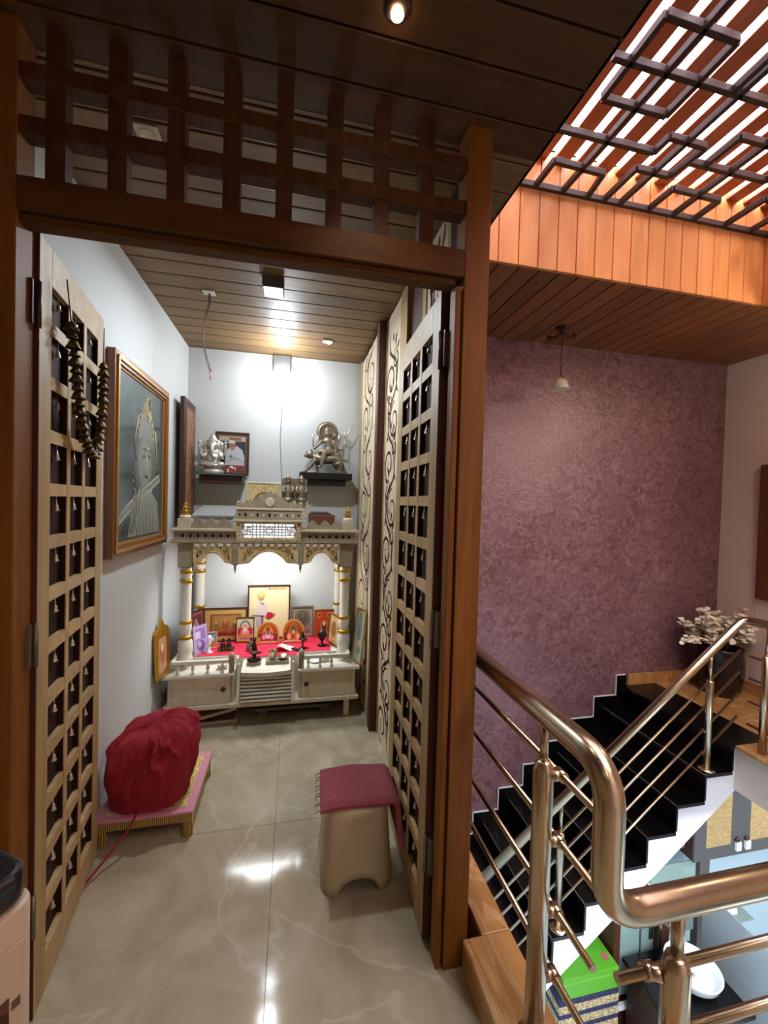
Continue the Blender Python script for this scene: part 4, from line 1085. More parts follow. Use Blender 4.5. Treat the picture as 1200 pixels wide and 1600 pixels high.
# arched deity plaques
def arched(name, label, base, W, H, shapes, rotz=0):
    t = thing(name, label, 'plaque', base, (-.12, 0, rotz), 'arched plaques on the altar')
    def outline(s):
        p = [(-W / 2 * s, H * (1 - s) * .5)]; n = 9
        p += [(-W / 2 * s, H * .42)]
        for i in range(1, n * 2):
            a = PI - PI * i / (n * 2); rr = 1 + (.05 if i % 2 else -.03)
            p.append((W / 2 * s * math.cos(a) * (1.0 if i in (1, n * 2 - 1) else rr), H * .42 + H * .56 * s * math.sin(a) * rr))
        p += [(W / 2 * s, H * .42), (W / 2 * s, H * (1 - s) * .5)]
        return p
    MB().prism(outline(1), (0, 0, 0), (1, 0, 0), (0, 0, 1), (0, -.008, 0)).build('border', M['giltborder'], t, local=True)
    m = MB(); mats = [col('#7a3a1c')]; m.flat(outline(.88), (0, -.0085, 0), (1, 0, 0), (0, 0, 1), 0)
    for k, (c, poly) in enumerate(shapes):
        mm = col(c)
        if mm not in mats: mats.append(mm)
        m.flat([(u * W / 2, v * H) for u, v in poly], (0, -.0088 - .0003 * k, 0), (1, 0, 0), (0, 0, 1), mats.index(mm))
    m.build('picture', mats, t, local=True)
    m = MB(); m.box(-W / 2, W / 2, -.012, .03, 0, .012); m.build('foot', M['giltborder'], t, local=True, bev=.002)
M['giltborder'] = plain('gilt_scalloped_border', '#dca85c', .4, .2, noise=.15, nscale=60)
ring = [('#c8641e', E2(.72 * math.cos(a), .5 + .36 * math.sin(a), .16, .07, 10)) for a in [i * PI / 7 for i in range(8)]]
arched('arched_plaque', 'arched scalloped plaque with a pink-robed deity, left one of the pair', (-.161, 3.03, CZ), .155, .158,
       ring + [('#e89030', E2(0, .45, .52, .36, 18)), ('#d83a6c', E2(0, .30, .62, .26, 18)), ('#f0b0c0', E2(-.35, .3, .14, .1)), ('#f0b0c0', E2(.35, .3, .14, .1)), ('#efe6d8', E2(0, .40, .22, .20)), ('#8a7a70', E2(0, .50, .14, .12)), ('#7a5a3a', E2(0, .66, .16, .10)), ('#c03040', rect(-.14, .16, .14, .24)), ('#f0c090', rect(-.8, .06, .8, .13)), ('#b0c050', rect(-.85, .1, -.65, .3))])
arched('arched_plaque', 'arched scalloped plaque with an orange-robed deity, right one of the pair', (.018, 3.035, CZ), .155, .168,
       ring + [('#b06a28', E2(0, .5, .5, .34, 18)), ('#e8742a', E2(0, .28, .64, .24, 18)), ('#f2c8a0', E2(-.4, .26, .16, .12)), ('#f2c8a0', E2(.4, .26, .16, .12)), ('#7a6a4a', E2(0, .52, .2, .18)), ('#e8e0d8', E2(0, .46, .09, .10)), ('#5a4a3a', E2(0, .6, .1, .07)), ('#c04a2a', E2(-.05, .26, .14, .12)), ('#f0c8b0', rect(-.8, .06, .8, .13))])
# side pictures
framed('framed_picture', 'dark framed portrait turned sideways by the left temple column', (-.635, 3.03, CZ), .19, .25, .012, .012, M['darkwood'],
       [('#8a4a40', rect(0, 0, 1, 1)), ('#56303a', rect(.1, .1, .9, .9)), ('#b0a8a8', E2(.5, .4, .25, .3)), ('#a47060', E2(.5, .68, .12, .12))], rotz=1.18, tilt=.08)
framed('picture_card', 'lilac picture card leaning at the left front of the red cloth', (-.575, 2.895, CZ), .12, .185, 0, .006, M['darkwood'],
       [('#b8a4d0', rect(0, 0, 1, 1)), ('#9a7cb8', rect(.15, .5, .85, .9)), ('#d8cce8', rect(.1, .55, .5, .8)), ('#8a6aa8', E2(.5, .3, .3, .18)), ('#d0b0d8', E2(.4, .34, .12, .1))], rotz=1.0, tilt=.12, cat='picture card')
framed('framed_picture', 'tiny orange and blue framed picture in front of the wide gold picture', (-.535, 2.99, CZ), .085, .108, .006, .008, M['marble'],
       [('#d88a4a', rect(0, 0, 1, 1)), ('#7a9ab8', rect(.05, .4, .95, .95)), ('#e8e8ea', E2(.5, .55, .28, .2)), ('#c07038', E2(.5, .25, .25, .2)), ('#507890', E2(.3, .8, .12, .1))], rotz=.3, tilt=.14)
framed('framed_picture', 'thin wood framed picture leaning against the right temple column, seen edge-on', (.298, 2.955, CZ), .16, .215, .012, .014, M['framewood'],
       [('#c8a870', rect(0, 0, 1, 1)), ('#8a6a40', E2(.5, .5, .3, .3))], rotz=-1.22, tilt=.1)
framed('framed_picture', 'gilt framed pale picture leaning outside the temple at its right front corner', (.4415, 2.745, .3465), .115, .365, .010, .014, M['framegold'],
       [('#a9b5a8', rect(0, 0, 1, 1)), ('#7f9a9c', E2(.5, .6, .3, .2)), ('#c9c4a8', E2(.4, .3, .25, .12)), ('#6a8a98', E2(.6, .22, .2, .08)), ('#8aa088', E2(.5, .85, .25, .08))], rotz=-.62, tilt=.0).rotation_euler = (-.11, 0, -1.16)
gf = framed('gilt_shrine_frame', 'ornate gold pointed frame leaning on the white wall beside the temple', (-.757, 2.69, .3465), .15, .27, .026, .02, M['gold'],
       [('#c99a70', rect(0, 0, 1, 1)), ('#b06a50', E2(.5, .55, .3, .3)), ('#e8d0a0', E2(.5, .7, .15, .12))], rotz=1.36, tilt=.05)
m = MB(); m.prism([(-.075, .27), (-.05, .30), (-.03, .29), (0, .345), (.03, .29), (.05, .30), (.075, .27)], (0, -.02, 0), (1, 0, 0), (0, 0, 1), (0, .02, 0)); m.build('finial_top', M['gold'], gf, local=True)
# idols, lamps and vessels
M['dkmetal'] = plain('dark_idol_metal', '#3b342b', .35, .7, noise=.2, nscale=60)
def small(name, label, cat, loc, prof, mat, n=16, extra=None, group=None):
    t = thing(name, label, cat, loc, group=group)
    m = MB(); m.lathe((0, 0, 0), prof, n); m.build('body', mat, t, local=True)
    if extra: extra(t)
    return t
def x_idols(t):
    for s in (-1, 1):
        m = MB(); c = V((s * .019, 0, .012))
        m.lathe(c, [(.017, 0), (.018, .02), (.014, .035), (.008, .042)], 12); m.ell(c + V((0, 0, .05)), .010, 10); m.lathe(c + V((0, 0, .057)), [(.010, 0), (.006, .008), (.001, .012)], 10)
        m.build('idol', M['dkmetal'], t, local=True)
t = thing('idol_tray', 'two dark seated idols on a square metal tray at the left of the cloth', 'idol', (-.43, 2.945, CZ)); 
MB().box(-.055, .055, -.045, .045, 0, .006).build('tray', M['steel'], t, local=True, bev=.002); x_idols(t)
t = thing('idol_group', 'cluster of small dark brass idols in front of the small deity picture', 'idol', (-.262, 2.90, CZ))
rr = random.Random(8)
for q, (x, y, s) in enumerate(((-.02, 0, 1), (.02, .01, 1.1), (0, -.03, .8), (.035, -.03, .7), (0, .03, 1.3))):
    m = MB(); c = V((x, y, 0))
    m.lathe(c, [(.014 * s, 0), (.016 * s, .012 * s), (.010 * s, .03 * s), (.012 * s, .04 * s), (.006 * s, .046 * s)], 10); m.ell(c + V((0, 0, .052 * s)), .009 * s, 8); m.lathe(c + V((0, 0, .058 * s)), [(.009 * s, 0), (.001, .012 * s)], 8)
    m.build('idol', M['dkmetal'] if q % 2 else M['bronze'], t, local=True)
t = thing('spouted_lamp', 'dark oil lamp with brass cup standing on the left tray block', 'oil lamp', (-.228, 2.757, .3925))
m = MB(); m.lathe((0, 0, 0), [(.042, 0), (.045, .006), (.014, .012), (.010, .03), (.026, .046), (.028, .052), (.020, .05)], 18); m.build('body', M['dkmetal'], t, local=True)
m = MB(); m.tube([(.02, 0, .048), (.04, -.01, .052), (.05, -.014, .058)], [.008, .005, .003], 8); m.build('spout', M['dkmetal'], t, local=True)
small('steel_tumbler', 'small steel tumbler standing on the right tray block', 'tumbler', (-.112, 2.757, .3925), [(.019, 0), (.021, .002), (.027, .055), (.0285, .057), (.026, .054), (.019, .005), (.001, .005)], M['steel'], 20)
small('steel_bowl', 'shallow steel bowl beside the tumbler on the tray block', 'bowl', (-.047, 2.757, .3925), [(.018, 0), (.030, .012), (.034, .024), (.031, .023), (.017, .005), (.001, .004)], M['steel'], 20)
m = MB(); rows = []
for i in range(11):
    u = i / 10; r = []
    for j in range(9):
        v = j / 8; r.append(V((-.115 + .125 * u + .02 * v, 2.855 + .085 * v, CZ + .004 + .038 * math.exp(-((u - .3) * 2.6) ** 2) * (1 - .4 * v) * math.sin(PI * min(1, u + .12)) + .003 * math.sin(11 * u + 6 * v))))
    rows.append(r)
m.grid(rows); m.build('white_napkin', M['paper'], label='crumpled white napkin lying on the red cloth behind the tumbler', cat='napkin', solid=.0015)
small('globe_ornament', 'small dark globe on a stand at the right of the red cloth', 'ornament', (.217, 2.94, CZ), [(.028, 0), (.030, .006), (.010, .012), (.006, .03), (.018, .045), (.032, .068), (.034, .085), (.026, .108), (.010, .118), (.003, .122), (.001, .128)], M['dkmetal'], 20)
t = small('incense_stand', 'dark slender incense stand with a pale dish behind the right newel post', 'incense stand', (.082, 2.90, CZ), [(.026, 0), (.022, .006), (.006, .012), (.005, .055), (.028, .064), (.030, .070), (.012, .068), (.014, .085), (.006, .11), (.001, .125)], M['dkmetal'])
small('kalash_pot', 'small brass pot on a white dish by the right balustrade', 'pot', (.225, 2.80, .3455), [(.026, 0), (.032, .015), (.026, .032), (.016, .04), (.022, .052), (.018, .05), (.001, .045)], M['silver'], group=None)
small('white_dish', 'small white dish with powder in front of the kalash pot', 'dish', (.165, 2.79, .3455), [(.02, 0), (.036, .010), (.038, .014), (.02, .010), (.001, .008)], M['ceramic'])
small('bell_cup', 'little upturned pale cup on the white top behind the left balustrade', 'cup', (-.42, 2.765, .3455), [(.018, 0), (.030, .012), (.034, .03), (.030, .03), (.018, .012), (.001, .01)], M['marble'])
small('glass_figurine', 'small white standing figurine beside the lilac card', 'figurine', (-.528, 2.90, CZ), [(.022, 0), (.022, .008), (.009, .014), (.007, .05), (.016, .07), (.009, .08), (.015, .095), (.012, .112), (.001, .12)], M['ceramic'])
0 and small('water_bottle_figure', 'grey bottle-shaped figurine behind the right balustrade by the column', 'figurine', (.375, 2.755, .3455), [(.024, 0), (.024, .08), (.016, .10), (.012, .12), (.014, .135), (.001, .14)], M['marble_d'])
for q, (x, y, lab) in enumerate(((.02, 2.88, 'small dark flower idol on the red cloth near the right plaque'), (.045, 2.86, 'small dark footprint idol on the red cloth, nearest the front edge'))):
    m = MB()
    for a in range(5): m.ell((x + .012 * math.cos(a * 1.26), y + .008 * math.sin(a * 1.26), CZ + .006 + .006 * (a % 2)), .006, 8)
    m.ell((x, y, CZ + .009), .008, 8)
    m.build('tiny_idol', M['dkmetal'], label=lab, cat='idol')
# ================================================================== SHRINE FLOOR
def bajot(name, label, x0, x1, y0, y1, zt, th=.035):
    t = thing(name, label, 'low stool', ((x0 + x1) / 2, (y0 + y1) / 2, 0), group='painted low stools')
    MB().box(x0, x1, y0, y1, zt - .012, zt).build('top', M['pink'], t, bev=.003)
    MB().box(x0 + .035, x1 - .035, y0 + .035, y1 - .035, zt, zt + .002).build('gilt_panel', M['gilt'], t)
    MB().box(x0 + .005, x1 - .005, y0 + .004, y1 - .004, zt - .012 - th, zt - .012).build('apron', M['gilthatch'], t, bev=.002)
    zl = zt - .012 - th
    for x in (x0 + .025, x1 - .025):
        for y in (y0 + .025, y1 - .025):
            MB().lathe((x, y, 0), [(.021, 0), (.023, .006), (.019, .012), (.022, zl * .3), (.017, zl * .55), (.023, zl * .8), (.024, zl)], 14).build('leg', M['gilthatch'], t)
    return t
bajot('painted_stool', 'low gilt and pink painted stool under the crimson covered bundle', -.762, -.385, 1.83, 2.262, .115)
bajot('painted_stool', 'second low gilt stool just behind the crimson bundle, nearer the temple', -.72, -.492, 2.27, 2.455, .15)
# covered bundle : cloth draped over an appliance
cb = thing('covered_bundle', 'crimson cloth cover gathered over a rounded appliance on the painted stool', 'covered bundle', (-.578, 2.0, .1175))
from mathutils import noise
rr = random.Random(11)
NA, NV = 180, 70; rows = []
BX, BYc = -.588, 1.965
folds = []
for q in range(26):
    a0 = rr.uniform(0, 2 * PI); folds.append((a0, rr.uniform(-.9, .9), rr.uniform(.045, .10), rr.uniform(.010, .024) * (1 if q % 3 else -1), rr.uniform(.25, .75), rr.uniform(.18, .42)))
# deep pleats across the side that faces the hall
for a0, dr, wd, am, vc, vw in ((-2.15, .5, .07, .026, .62, .3), (-1.75, .35, .06, .026, .6, .32), (-1.35, -.5, .055, .030, .55, .35), (-.95, -.7, .06, .022, .6, .3), (-1.55, .6, .05, -.022, .5, .3), (-2.4, -.3, .08, .022, .45, .3), (-.55, .4, .07, .02, .5, .35)):
    folds.append((a0, dr, wd, am, vc, vw))
for i in range(NV):
    v = i / (NV - 1); r = []; t = v * PI / 2
    rad = max(0, math.cos(t)) ** .36; zz = .305 * math.sin(t) ** .72
    for j in range(NA):
        a = 2 * PI * j / NA; ca, sa = math.cos(a), math.sin(a)
        w1 = noise.noise(V((1.6 * ca + 5, 1.6 * sa, 1.5 * v))); w2 = noise.noise(V((4 * ca, 4 * sa + 2, 3.5 * v + 4)))
        d = 0
        for a0, dr, wd, am, vc, vw in folds:
            aa = (a - a0 - dr * (v - .5) - .25 * w2 + PI) % (2 * PI) - PI
            d += am * math.exp(-abs(aa / wd) ** 1.5) * math.exp(-((v - vc) / vw) ** 2)
        tuck = -.030 * math.exp(-(v / .10) ** 2)
        R_ = 1 + .06 * w1 + .03 * w2
        x = (.180 * R_ + d + tuck) * rad * ca; y = (.148 * R_ + d * .9 + tuck) * rad * sa
        # squared-off shoulders, higher towards the back right
        sq = (abs(ca) ** 3.2 + abs(sa) ** 3.2) ** (-1 / 3.2); x *= .55 + .45 * sq; y *= .55 + .45 * sq
        z = zz + (.022 * ca + .03 * sa * .6) * v + .02 * w1 * v + d * .55 * v + .012 * w2 * math.sin(PI * v)
        r.append(V((BX + x + .012 * v, BYc + y + .04 * v, .119 + max(.0, z) + .002)))
    rows.append(r)
m = MB(); m.grid(rows[:-1], 0, True)
bb = len(m.v); top_ = rows[-2]; m.add([sum(top_, V((0, 0, 0))) / NA + V((0, 0, .002))], [])
n0 = (NV - 2) * NA
for j in range(NA): m.f.append([n0 + j, n0 + (j + 1) % NA, bb]); m.m.append(0); m.s.append(True)
m.build('cloth_cover', M['maroon'], cb)
m = MB(); m.lathe((-.588, 1.985, 0), [(.08, .1178), (.10, .13), (.10, .30), (.08, .34), (.001, .35)], 24); m.build('appliance_body', M['plastic'], cb)
m = MB(); m.tube(fillet([(-.60, 1.85, .14), (-.61, 1.80, .10), (-.665, 1.74, .05), (-.70, 1.68, .02), (-.735, 1.62, .006), (-.75, 1.5, .006)], .06), .004, 8); m.build('draw_cord', M['maroon'], cb)
# plastic stool with folded towel
st = thing('plastic_stool', 'beige plastic stool with arched sides in front of the right lattice door', 'stool', (.262, 1.585, 0))
def sup(a, r, p=4.2):
    c, s = math.cos(a), math.sin(a); k = (abs(c) ** p + abs(s) ** p) ** (-1 / p); return c * k * r, s * k * r
m = MB(); rows = []; NA = 96; Hs = .295
def ring(f, hz): return [V((.262 + sup(2 * PI * j / NA, f)[0], 1.585 + sup(2 * PI * j / NA, f)[1], hz(2 * PI * j / NA))) for j in range(NA)]
def arch_z(a):
    d = math.tan(abs(((a + PI / 4) % (PI / 2)) - PI / 4)) / .58
    return .001 + .062 * math.sqrt(max(0, 1 - d ** 2.2))
rows.append(ring(.136, arch_z)); 
for i in range(1, 9):
    t = i / 8; rows.append(ring(.136 - .020 * t, lambda a, t=t: arch_z(a) + (Hs - .02 - arch_z(a)) * t))
rows.append(ring(.113, lambda a: Hs - .008)); rows.append(ring(.105, lambda a: Hs)); rows.append(ring(.085, lambda a: Hs + .001)); rows.append(ring(.04, lambda a: Hs + .001))
m.grid(rows, 0, True); n0 = (len(rows) - 1) * NA
m.f.append([n0 + j for j in range(NA)]); m.m.append(0); m.s.append(False)
m.build('shell', M['plastic'], st, solid=.004)
for a in (0, PI / 2, PI, 3 * PI / 2):
    c, s = math.cos(a), math.sin(a); pts = []
    for i in range(15):
        u = -1 + 2 * i / 14; x = .055 * u; z = Hs - .018 - .022 * math.sqrt(max(0, 1 - u * u))
        rad = .1185 + (Hs - z) * .069
        pts.append(V((.262 + c * rad - s * x, 1.585 + s * rad + c * x, z)))
    MB().tube(pts, .0035, 6).build('moulded_rim', M['plastic'], st)
m = MB()
TX0, TY0, TY1 = .118, 1.476, 1.705
NU, NVv = 40, 24; top, bot = [], []
flat_ = .388 - TX0; drop_ = .085; R_ = .012
for i in range(NU + 1):
    u = i / NU; rt, rb = [], []
    for j in range(NVv + 1):
        v = j / NVv
        Ld = flat_ + PI / 2 * R_ + drop_ * (1.15 - .5 * v); d = u * Ld
        y = TY0 + (TY1 - TY0) * v - .05 * max(0, d - flat_) / drop_ * (1 - v) + .006 * math.sin(5 * u)
        wob = .003 * math.sin(9 * u + 4 * v) + .002 * math.sin(15 * v + 2 * u)
        th = .020 * min(1, min(u, 1 - u, v, 1 - v) * 14 + .3) ** .5
        z0 = Hs + .0035
        if d <= flat_: p = V((TX0 + d + .012 * v * (1 - u), y, z0 + .002 + wob * .5 + .002)); nrm = V((0, 0, 1))
        elif d <= flat_ + PI / 2 * R_:
            a_ = (d - flat_) / R_; p = V((TX0 + flat_ + R_ * math.sin(a_), y, z0 + .004 - R_ * (1 - math.cos(a_)))); nrm = V((math.sin(a_), 0, math.cos(a_)))
        else:
            e_ = d - flat_ - PI / 2 * R_; p = V((TX0 + flat_ + R_, y, z0 + .004 - R_ - e_)); nrm = V((1, 0, 0))
        if v < .05: p.z -= .004
        rt.append(p + nrm * (th + abs(wob) * .5)); rb.append(p)
    top.append(rt); bot.append(rb)
m.grid([r[::-1] for r in top]); m.grid(bot)
for (A_, B_) in ((top[0], bot[0]), (bot[-1], top[-1])): m.grid([A_, B_])
m.grid([[r[0] for r in bot], [r[0] for r in top]]); m.grid([[r[-1] for r in top], [r[-1] for r in bot]])
tw = m.build('folded_towel', M['towel'], label='rose-coloured folded towel draped over the plastic stool', cat='towel')
m = MB(); rr = random.Random(5)
for i in range(15):
    v = (i + .5) / 15; p = V((TX0 + .004 + .012 * v, TY0 + (TY1 - TY0) * v, Hs + .012))
    m.tube([p, p + V((-.014, rr.uniform(-.004, .004), -.004)), p + V((-.022, rr.uniform(-.008, .008), -.012))], [.0022, .0016, .001], 5, i % 3 == 1)
m.build('fringe', [M['towel'], M['paper']], tw)
# air cooler at the left foreground
ac = thing('air_cooler', 'beige plastic air cooler with black top in the left foreground', 'air cooler', (-.670, .717, 0), (0, 0, math.radians(-33)))
hx, hy = .17, .21
def rbox(mb, x0, x1, y0, y1, z0, z1, r, mi=0, n=6, taper=0):
    poly = []
    for cx_, cy_, a in ((x1 - r, y1 - r, 0), (x0 + r, y1 - r, PI / 2), (x0 + r, y0 + r, PI), (x1 - r, y0 + r, 3 * PI / 2)):
        for i in range(n + 1): poly.append((cx_ + r * math.cos(a + PI / 2 * i / n), cy_ + r * math.sin(a + PI / 2 * i / n)))
    mb.prism(poly, (0, 0, z0), (1, 0, 0), (0, 1, 0), (0, 0, z1 - z0), mi, True)
m = MB(); rbox(m, -hx, hx, -hy, hy, .05, .745, .03); m.build('body', M['cooler'], ac, local=True, bev=.006)
m = MB(); rbox(m, -hx + .004, hx - .004, -hy + .004, hy - .004, .7455, .80, .035); m.build('top', M['coolertop'], ac, local=True, bev=.012, seg=3)
m = MB()
m.box(hx - .001, hx + .004, -hy + .03, hy - .022, .10, .69); m.build('side_panel', M['cooler'], ac, local=True, bev=.003)
m = MB()
for i in range(26): m.box(hx + .0035, hx + .006, -hy + .05, hy - .044, .09 + .0185 * i, .14 + .0185 * i + .009)
m.build('louvre_slots', plain('louvre_brown', '#5c3d2c', .7), ac, local=True)
m = MB(); m.box(hx + .003, hx + .005, hy - .040, hy - .028, .585, .60); m.build('latch_slot', plain('latch_brown', '#6a4a38', .7), ac, local=True)
for x in (-hx + .04, hx - .04):
    for y in (-hy + .04, hy - .04): MB().lathe((x, y, 0), [(.02, 0), (.024, .02), (.02, .05)], 12).build('caster', M['black'], ac, local=True)

# ================================================================== LIGHT FITTINGS, ADDED FILL LIGHTS, WIRES
warm, cool = (1, .80, .58), (.86, .94, 1)
def lamp(kind, name, loc, energy, colr, size=.1, rot=(0, 0, 0), spread=None, sy=None, blend=.6, ang=None):
    l = bpy.data.lights.new(name, kind); l.energy = energy; l.color = colr
    if kind == 'AREA':
        l.size = size
        if sy: l.shape = 'RECTANGLE'; l.size_y = sy
        if spread: l.spread = spread
    elif kind == 'SPOT':
        l.shadow_soft_size = size; l.spot_size = ang or 2; l.spot_blend = blend
    else: l.shadow_soft_size = size
    o = bpy.data.objects.new(name, l); COL.objects.link(o); o.location = loc; o.rotation_euler = rot; return o
t = thing('ceiling_light', 'square white ceiling light glowing in the middle of the shrine room', 'light', (-.127, 2.215, CEIL - .06))
m = MB(); m.box(-.18, -.075, 2.165, 2.27, CEIL - .055, CEIL); m.build('housing', M['slate'], t, bev=.003)
m = MB(); m.box(-.172, -.083, 2.173, 2.262, CEIL - .062, CEIL - .055); m.build('diffuser', emis('led_face', '#f2f7ff', 14), t, bev=.004)
lamp('AREA', 'shrine_ceiling_lamp', (-.127, 2.217, CEIL - .07), 17, cool, .09)
t = thing('wall_light', 'bright white lamp glaring at the top of the shrine back wall', 'light', (-.114, BY - .04, 2.40))
m = MB(); m.box(-.178, -.05, BY - .045, BY, 2.425, 2.545); m.build('housing', plain('lamp_housing', '#5f6060', .5), t, bev=.004)
m = MB(); m.ell((-.105, BY - .07, 2.385), (.044, .04, .058)); m.build('bulb', emis('bulb_glow', '#eef6ff', 60), t)
lamp('POINT', 'shrine_wall_bulb', (-.105, BY - .32, 2.36), 15, (.90, .95, 1), .05)
m = MB(); m.tube(fillet([(-.107, BY - .012, 2.42), (-.105, BY - .006, 2.2), (-.118, BY - .006, 1.9), (-.108, BY - .006, 1.75), (-.10, BY - .006, 1.62), (-.09, BY - .006, 1.40)], .1), .0035, 6)
m.build('hanging_cable', M['grey'], label='thin grey cable running down the back wall from the glaring lamp', cat='cable')
t = thing('hanging_wire', 'dark twin wire hanging loose from a ceiling junction plate near the left wall', 'wire', (-.477, 2.43, CEIL - .4))
m = MB(); m.box(-.508, -.445, 2.40, 2.455, CEIL - .006, CEIL); m.build('junction_plate', M['paper'], t, bev=.002)
for k in (0, 1):
    m = MB(); m.tube(fillet([(-.477 + .004 * k, 2.43, CEIL - .005), (-.478 + .01 * k, 2.43, CEIL - .06), (-.497, 2.43 + .004 * k, CEIL - .15), (-.507 + .004 * k, 2.43, CEIL - .25), (-.49 + .006 * k, 2.43, CEIL - .35), (-.466 + .008 * k, 2.43, CEIL - .43)], .05), .0026, 6)
    m.build('strand', M['wire'], t)
m = MB(); m.tube([(-.466, 2.43, CEIL - .425), (-.462, 2.43, CEIL - .475)], .0032, 6); m.build('red_tip', M['red'], t)
t = thing('ceiling_spotlight', 'tiny white spotlight in the shrine ceiling near the cut-out panels', 'light', (.205, 2.92, CEIL - .03))
m = MB(); m.box(.17, .24, 2.895, 2.95, CEIL - .012, CEIL); m.build('plate', M['paper'], t, bev=.002)
m = MB(); m.ell((.21, 2.92, CEIL - .016), (.018, .014, .010)); m.build('lens', emis('spot_lens', '#ffffff', 5), t)
t = thing('recessed_spotlight', 'unlit square recessed downlight above the transom lattice', 'light', (-.47, 1.43, CEIL - .01))
m = MB(); m.box(-.50, -.43, 1.395, 1.465, CEIL - .006, CEIL); m.build('plate', M['paper'], t, bev=.002)
m = MB(); m.lathe((-.465, 1.43, CEIL - .008), [(.024, 0), (.024, .004), (.001, .006)], 16); m.build('lens', M['steel'], t)
t = thing('hall_spotlight', 'small glowing warm spotlight in the hall ceiling', 'light', (.203, .935, CEIL - .03))
m = MB(); m.lathe((.203, .935, CEIL), [(.001, -.010), (.020, -.010), (.03, -.003), (.03, 0)], 18); m.build('housing', M['darkwood'], t)
m = MB(); m.ell((.203, .935, CEIL - .016), (.015, .015, .010)); m.build('bulb', emis('warm_bulb', '#ffd9a0', 40), t)
lamp('SPOT', 'hall_spot_lamp', (.203, .935, CEIL - .045), 6, warm, .02, ang=1.6)
# temple inner light
lamp('AREA', 'temple_lamp', (-.15, 2.90, 1.14), 8, (.93, .97, 1), .5, sy=.12)
m = MB(); m.tube([(-.40, 3.0, 1.128), (.10, 3.0, 1.128)], .010, 10); m.build('tube_light', emis('tube_glow', '#f4f8ff', 9), label='slim white tube light under the temple roof', cat='light')
# hall ceiling lamps behind the viewer
for x, y, e in ((-.6, -.9, .5), (.4, -.9, 1.8), (1.6, -.6, 7)):
    lamp('SPOT', 'hall_lamp', (x, y, CEIL - .03 if x < .7 else 2.9), e * 7, warm, .08, ang=2.5)
tgt = V((1.9, 2.78, .75)) - V((3.15, .1, 2.2))
lamp('SPOT', 'wall_highlight_fill', (3.15, .1, 2.2), 120, (1, .86, .70), .5, rot=tgt.to_track_quat('-Z', 'Y').to_euler(), ang=1.25, blend=1)  # unseen spot added to raise a highlight on the mauve wall
lamp('POINT', 'landing_fill', (2.95, 1.35, 2.4), 17, (1, .84, .66), .1)  # unseen fill added to brighten the potted flowers and cream wall
lamp('AREA', 'lower_fill', (2.4, .9, -.35), 85, (.86, .94, 1), 1.2)  # unseen soft fill added to brighten the storey below
lamp('AREA', 'cool_wall_fill', (2.6, .25, -.9), 15, (.80, .86, 1), .7, rot=(math.radians(68), 0, math.radians(25)))  # unseen cool fill added to tint the lower mauve wall, no window
lamp('AREA', 'lower_fill', (4.6, 1.6, -.35), 60, (.86, .94, 1), 1.0)  # second unseen fill for the storey below

# ================================================================== STAIRWELL
# skylight grille : irregular fretwork of dark bars
GZ = 3.04
g = thing('skylight_grille', 'dark fretwork metal grille below the skylight slats', 'grille', (1.7, .6, GZ))
def gb(pts, nm='bar'):
    m = MB()
    for a, b in zip(pts, pts[1:]): m.bar((a[0], a[1], GZ), (b[0], b[1], GZ), .021, .028)
    return m.build(nm, M['iron'], g, bev=.002)
gb([(HX, 1.9), (2.645, 1.9)], 'frame_bar'); gb([(HX + .012, -.9), (HX + .012, 1.9)], 'frame_bar'); gb([(2.635, -.9), (2.635, 1.9)], 'frame_bar')
for x in (1.165, 1.30, 1.445, 1.637, 1.815, 1.975, 2.115, 2.32, 2.505): pass
segs = [[(1.145, 1.9), (1.145, 1.745), (1.42, 1.755)], [(1.297, 1.9), (1.297, .75)], [(1.445, 1.9), (1.415, 1.755)], [(.78, 1.596), (1.543, 1.596)], [(1.728, 1.69), (1.54, 1.69), (1.54, 1.9)],
        [(1.543, 1.596), (1.543, 1.515), (1.738, 1.52), (1.728, 1.69)], [(1.637, 1.9), (1.637, 1.0)], [(1.07, 1.302), (2.645, 1.302)], [(1.144, 1.44), (1.144, 1.155), (1.442, 1.16), (1.442, 1.44), (1.144, 1.44)],
        [(1.815, 1.9), (1.815, 1.748), (2.11, 1.755), (2.113, 1.9)], [(1.74, 1.60), (2.19, 1.60), (2.19, 1.302)], [(1.975, 1.9), (1.975, 1.0)], [(1.83, 1.60), (1.83, 1.445), (2.35, 1.445)], [(2.32, 1.9), (2.32, 1.69), (2.645, 1.69)], [(2.505, 1.9), (2.505, 1.1)],
        [(.78, 1.0), (2.645, 1.0)], [(1.6, 1.3), (1.6, .7)], [(2.2, 1.0), (2.2, .6), (1.8, .6)], [(1.0, 1.302), (1.0, .5), (1.4, .5)], [(.78, .5), (2.645, .35)]]
for sg in segs: gb(sg)
# near railing
def pipe(name, pts, r, parent, mat=None, n=20): return MB().tube(pts, r, n).build(name, mat or M['steel'], parent)
RXL = .61
rl = thing('steel_railing', 'brushed steel railing beside the doorway that drops and turns right in the foreground', 'railing', (RXL, 1.0, .1))
hp = fillet([(RXL, 1.95, .928), (RXL, .672, .928), (RXL, .672, .64), (2.2, .672, .64)], .085, 10)
pipe('handrail', hp, .0285, rl, n=28)
for py in (.885, 1.75):
    p = MB().lathe((RXL, py, 0), [(.024, .1), (.024, .79), (.018, .81), (.011, .815)], 20).build('post', M['steel'], rl)
    MB().tube([(RXL, py, .81), (RXL, py, .905)], .010, 12).build('post_rod', M['steel'], p)
    MB().lathe((RXL, py, .1), [(.045 if py < 1 else .028, 0), (.045 if py < 1 else .028, .006), (.026, .010)], 20).build('post_base', M['steel'], p)
BZ = (.772, .608, .430, .268)
